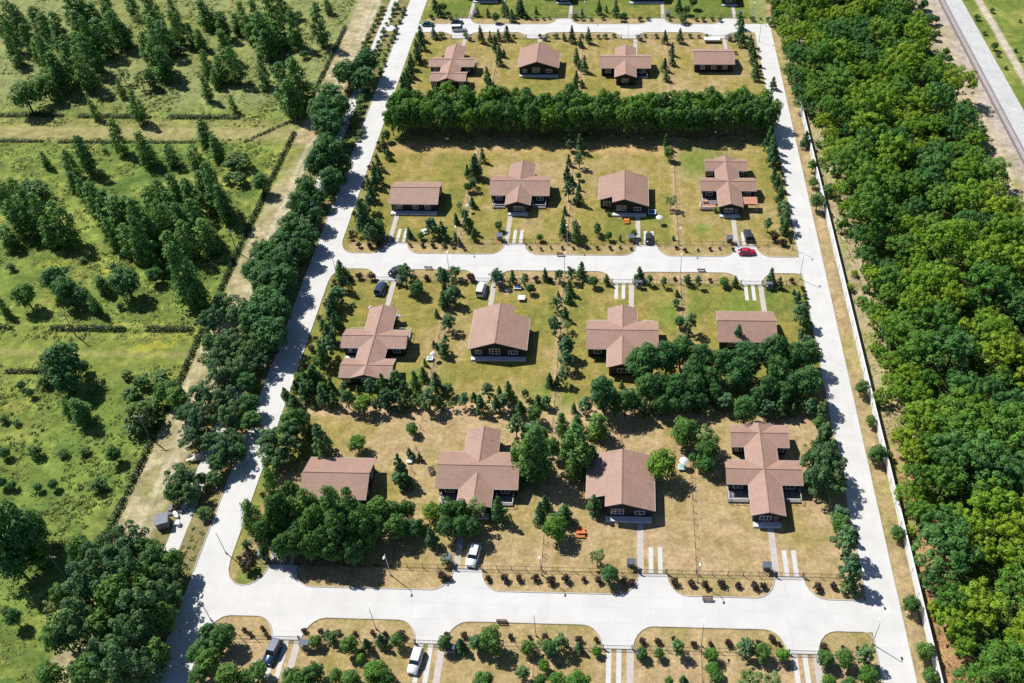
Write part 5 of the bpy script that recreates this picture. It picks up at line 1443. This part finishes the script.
def band_of(Y):
    for a, b, n in BANDS:
        if a <= Y < b:
            return n
    return BANDS[-1][2]
ROADN = {-1: 'top', 0: 'top', 1: 'middle', 2: 'middle', 3: 'bottom', 4: 'bottom'}
def area(k, X, Y):
    """(sort key, counting phrase, place phrase)"""
    if X > 100:
        return -Y, 'down the railway', 'on its bank'
    if X > WALLX:
        return X, 'beyond the wall', 'level with ' + band_of(Y)
    if X > RX1 - .5:
        return Y, 'from the bottom', 'on the strip along the white wall'
    if X < -93:
        return -X, 'past the track', 'level with ' + band_of(Y)
    if X < LX0 + 1.5:
        return -X, 'from the tree-lined road', 'level with ' + band_of(Y)
    if 233.5 < Y < 246:
        return X, 'from the tree-lined road', 'of the tall tree hedge'
    row = None
    for r_, (a, b) in {-1: (T1, 500), 0: (246, T0), 1: (M1, 233.5), 2: (133, M0), 3: (B1, 133)}.items():
        if a <= Y < b:
            row = r_
    if row is None:
        if Y >= T0: row = 0
        elif M0 <= Y < M1: row = 1 if Y > (M0 + M1) / 2 else 2
        elif B0 <= Y < B1 and Y > (B0 + B1) / 2: row = 3
        else:
            row = 4
    col = 0 if X < -41 else 1 if X < -13.6 else 2 if X < 14.4 else 3
    hk = {-1: REFS['TN'], 0: REFS['TS'], 1: REFS['MN'], 2: REFS['MS'], 3: REFS['BN'], 4: REFS['BN']}[row][col]
    rn = ROWN.get(row, '')
    hn = 'the %s house %s' % (hk, rn)
    vg = {-1: T1, 0: T0, 1: M1, 2: M0, 3: B1, 4: B0}[row]
    verge = abs(Y - vg) < FD + .8
    if row == 4:
        return -X, 'from the wall', ('verge' if verge else 'garden') + ' facing the %s house above the bottom road' % hk
    if verge:
        return -X, 'from the wall', 'verge of ' + hn
    sgn = -1 if row in (0, 2) else 1
    for j, bx in enumerate((-41, -13.6, 14.4)):
        if abs(X - bx) < 4.2 and not (row == 2 and Y < 141):
            pp = pairs[row][j] if row != -1 else ('gabled and cross', 'cross and long', 'long and double-cross')[j]
            return (Y - vg) * sgn, 'from the %s road' % ROADN[row], 'between the %s houses %s it' % (pp, 'above' if sgn > 0 else 'below')
    if X < -63.5:
        return Y, 'up the tree-lined road', 'by ' + hn
    if X > 37.5:
        return Y, 'up the wall road', 'by ' + hn
    if row == 2 and Y < 141:
        return -X, 'from the wall', 'belt behind ' + hn
    return -X, 'from the wall', 'garden of ' + hn

groups = {}
for i, (k, X, Y, wm, hs) in enumerate(PLANTS):
    key, ph, place = area(k, X, Y)
    groups.setdefault((NAMEK[k][1], ph, place), []).append((key, i))
LAB = {}
for (kn, ph, place), lst in groups.items():
    lst.sort()
    for j, (key, i) in enumerate(lst):
        LAB[i] = '%s %s %s, %s' % (kn, ordn(j), ph, place)
GROUPN = {'d': 'leafy garden trees', 'm': 'leafy garden trees', 'D': 'dark broadleaf trees', 'W': 'big trees by the tree-lined road', 'c': 'dark young spruces', 'C': 'dark young spruces', 'p': 'blue-green young pines', 'b': 'slim birches', 'y': 'pale trees', 'u': 'green shrubs', 's': 'purple verge shrubs', 'fl': 'trees of the forest beyond the wall', 'fm': 'trees of the forest beyond the wall', 'fd': 'trees of the forest beyond the wall', 'hl': 'shrubs of the forest beyond the wall', 'hm': 'shrubs of the forest beyond the wall', 'hd': 'shrubs of the forest beyond the wall'}
pr_ = random.Random(21)
for i, (k, X, Y, wm, hs) in enumerate(PLANTS):
    crowns, trunks, asp, cz = KIND[k]
    nm, _, cat = NAMEK[k]
    t = thing(nm, LAB[i], cat, (X, Y, 0), pr_.uniform(0, 6.28), GROUPN[k])
    sx = wm * pr_.uniform(.93, 1.07); sz = wm * hs * pr_.uniform(.92, 1.1)
    for nme, me in (("crown", crowns[pr_.randrange(len(crowns))]), ("trunk", trunks[pr_.randrange(len(trunks))])):
        o = ob(nme, me, t)
        o.scale = (sx, wm, sz)
print("plants", len(PLANTS), "objects", len(bpy.data.objects), "longest label", max(len(l.split()) for l in LAB.values()))
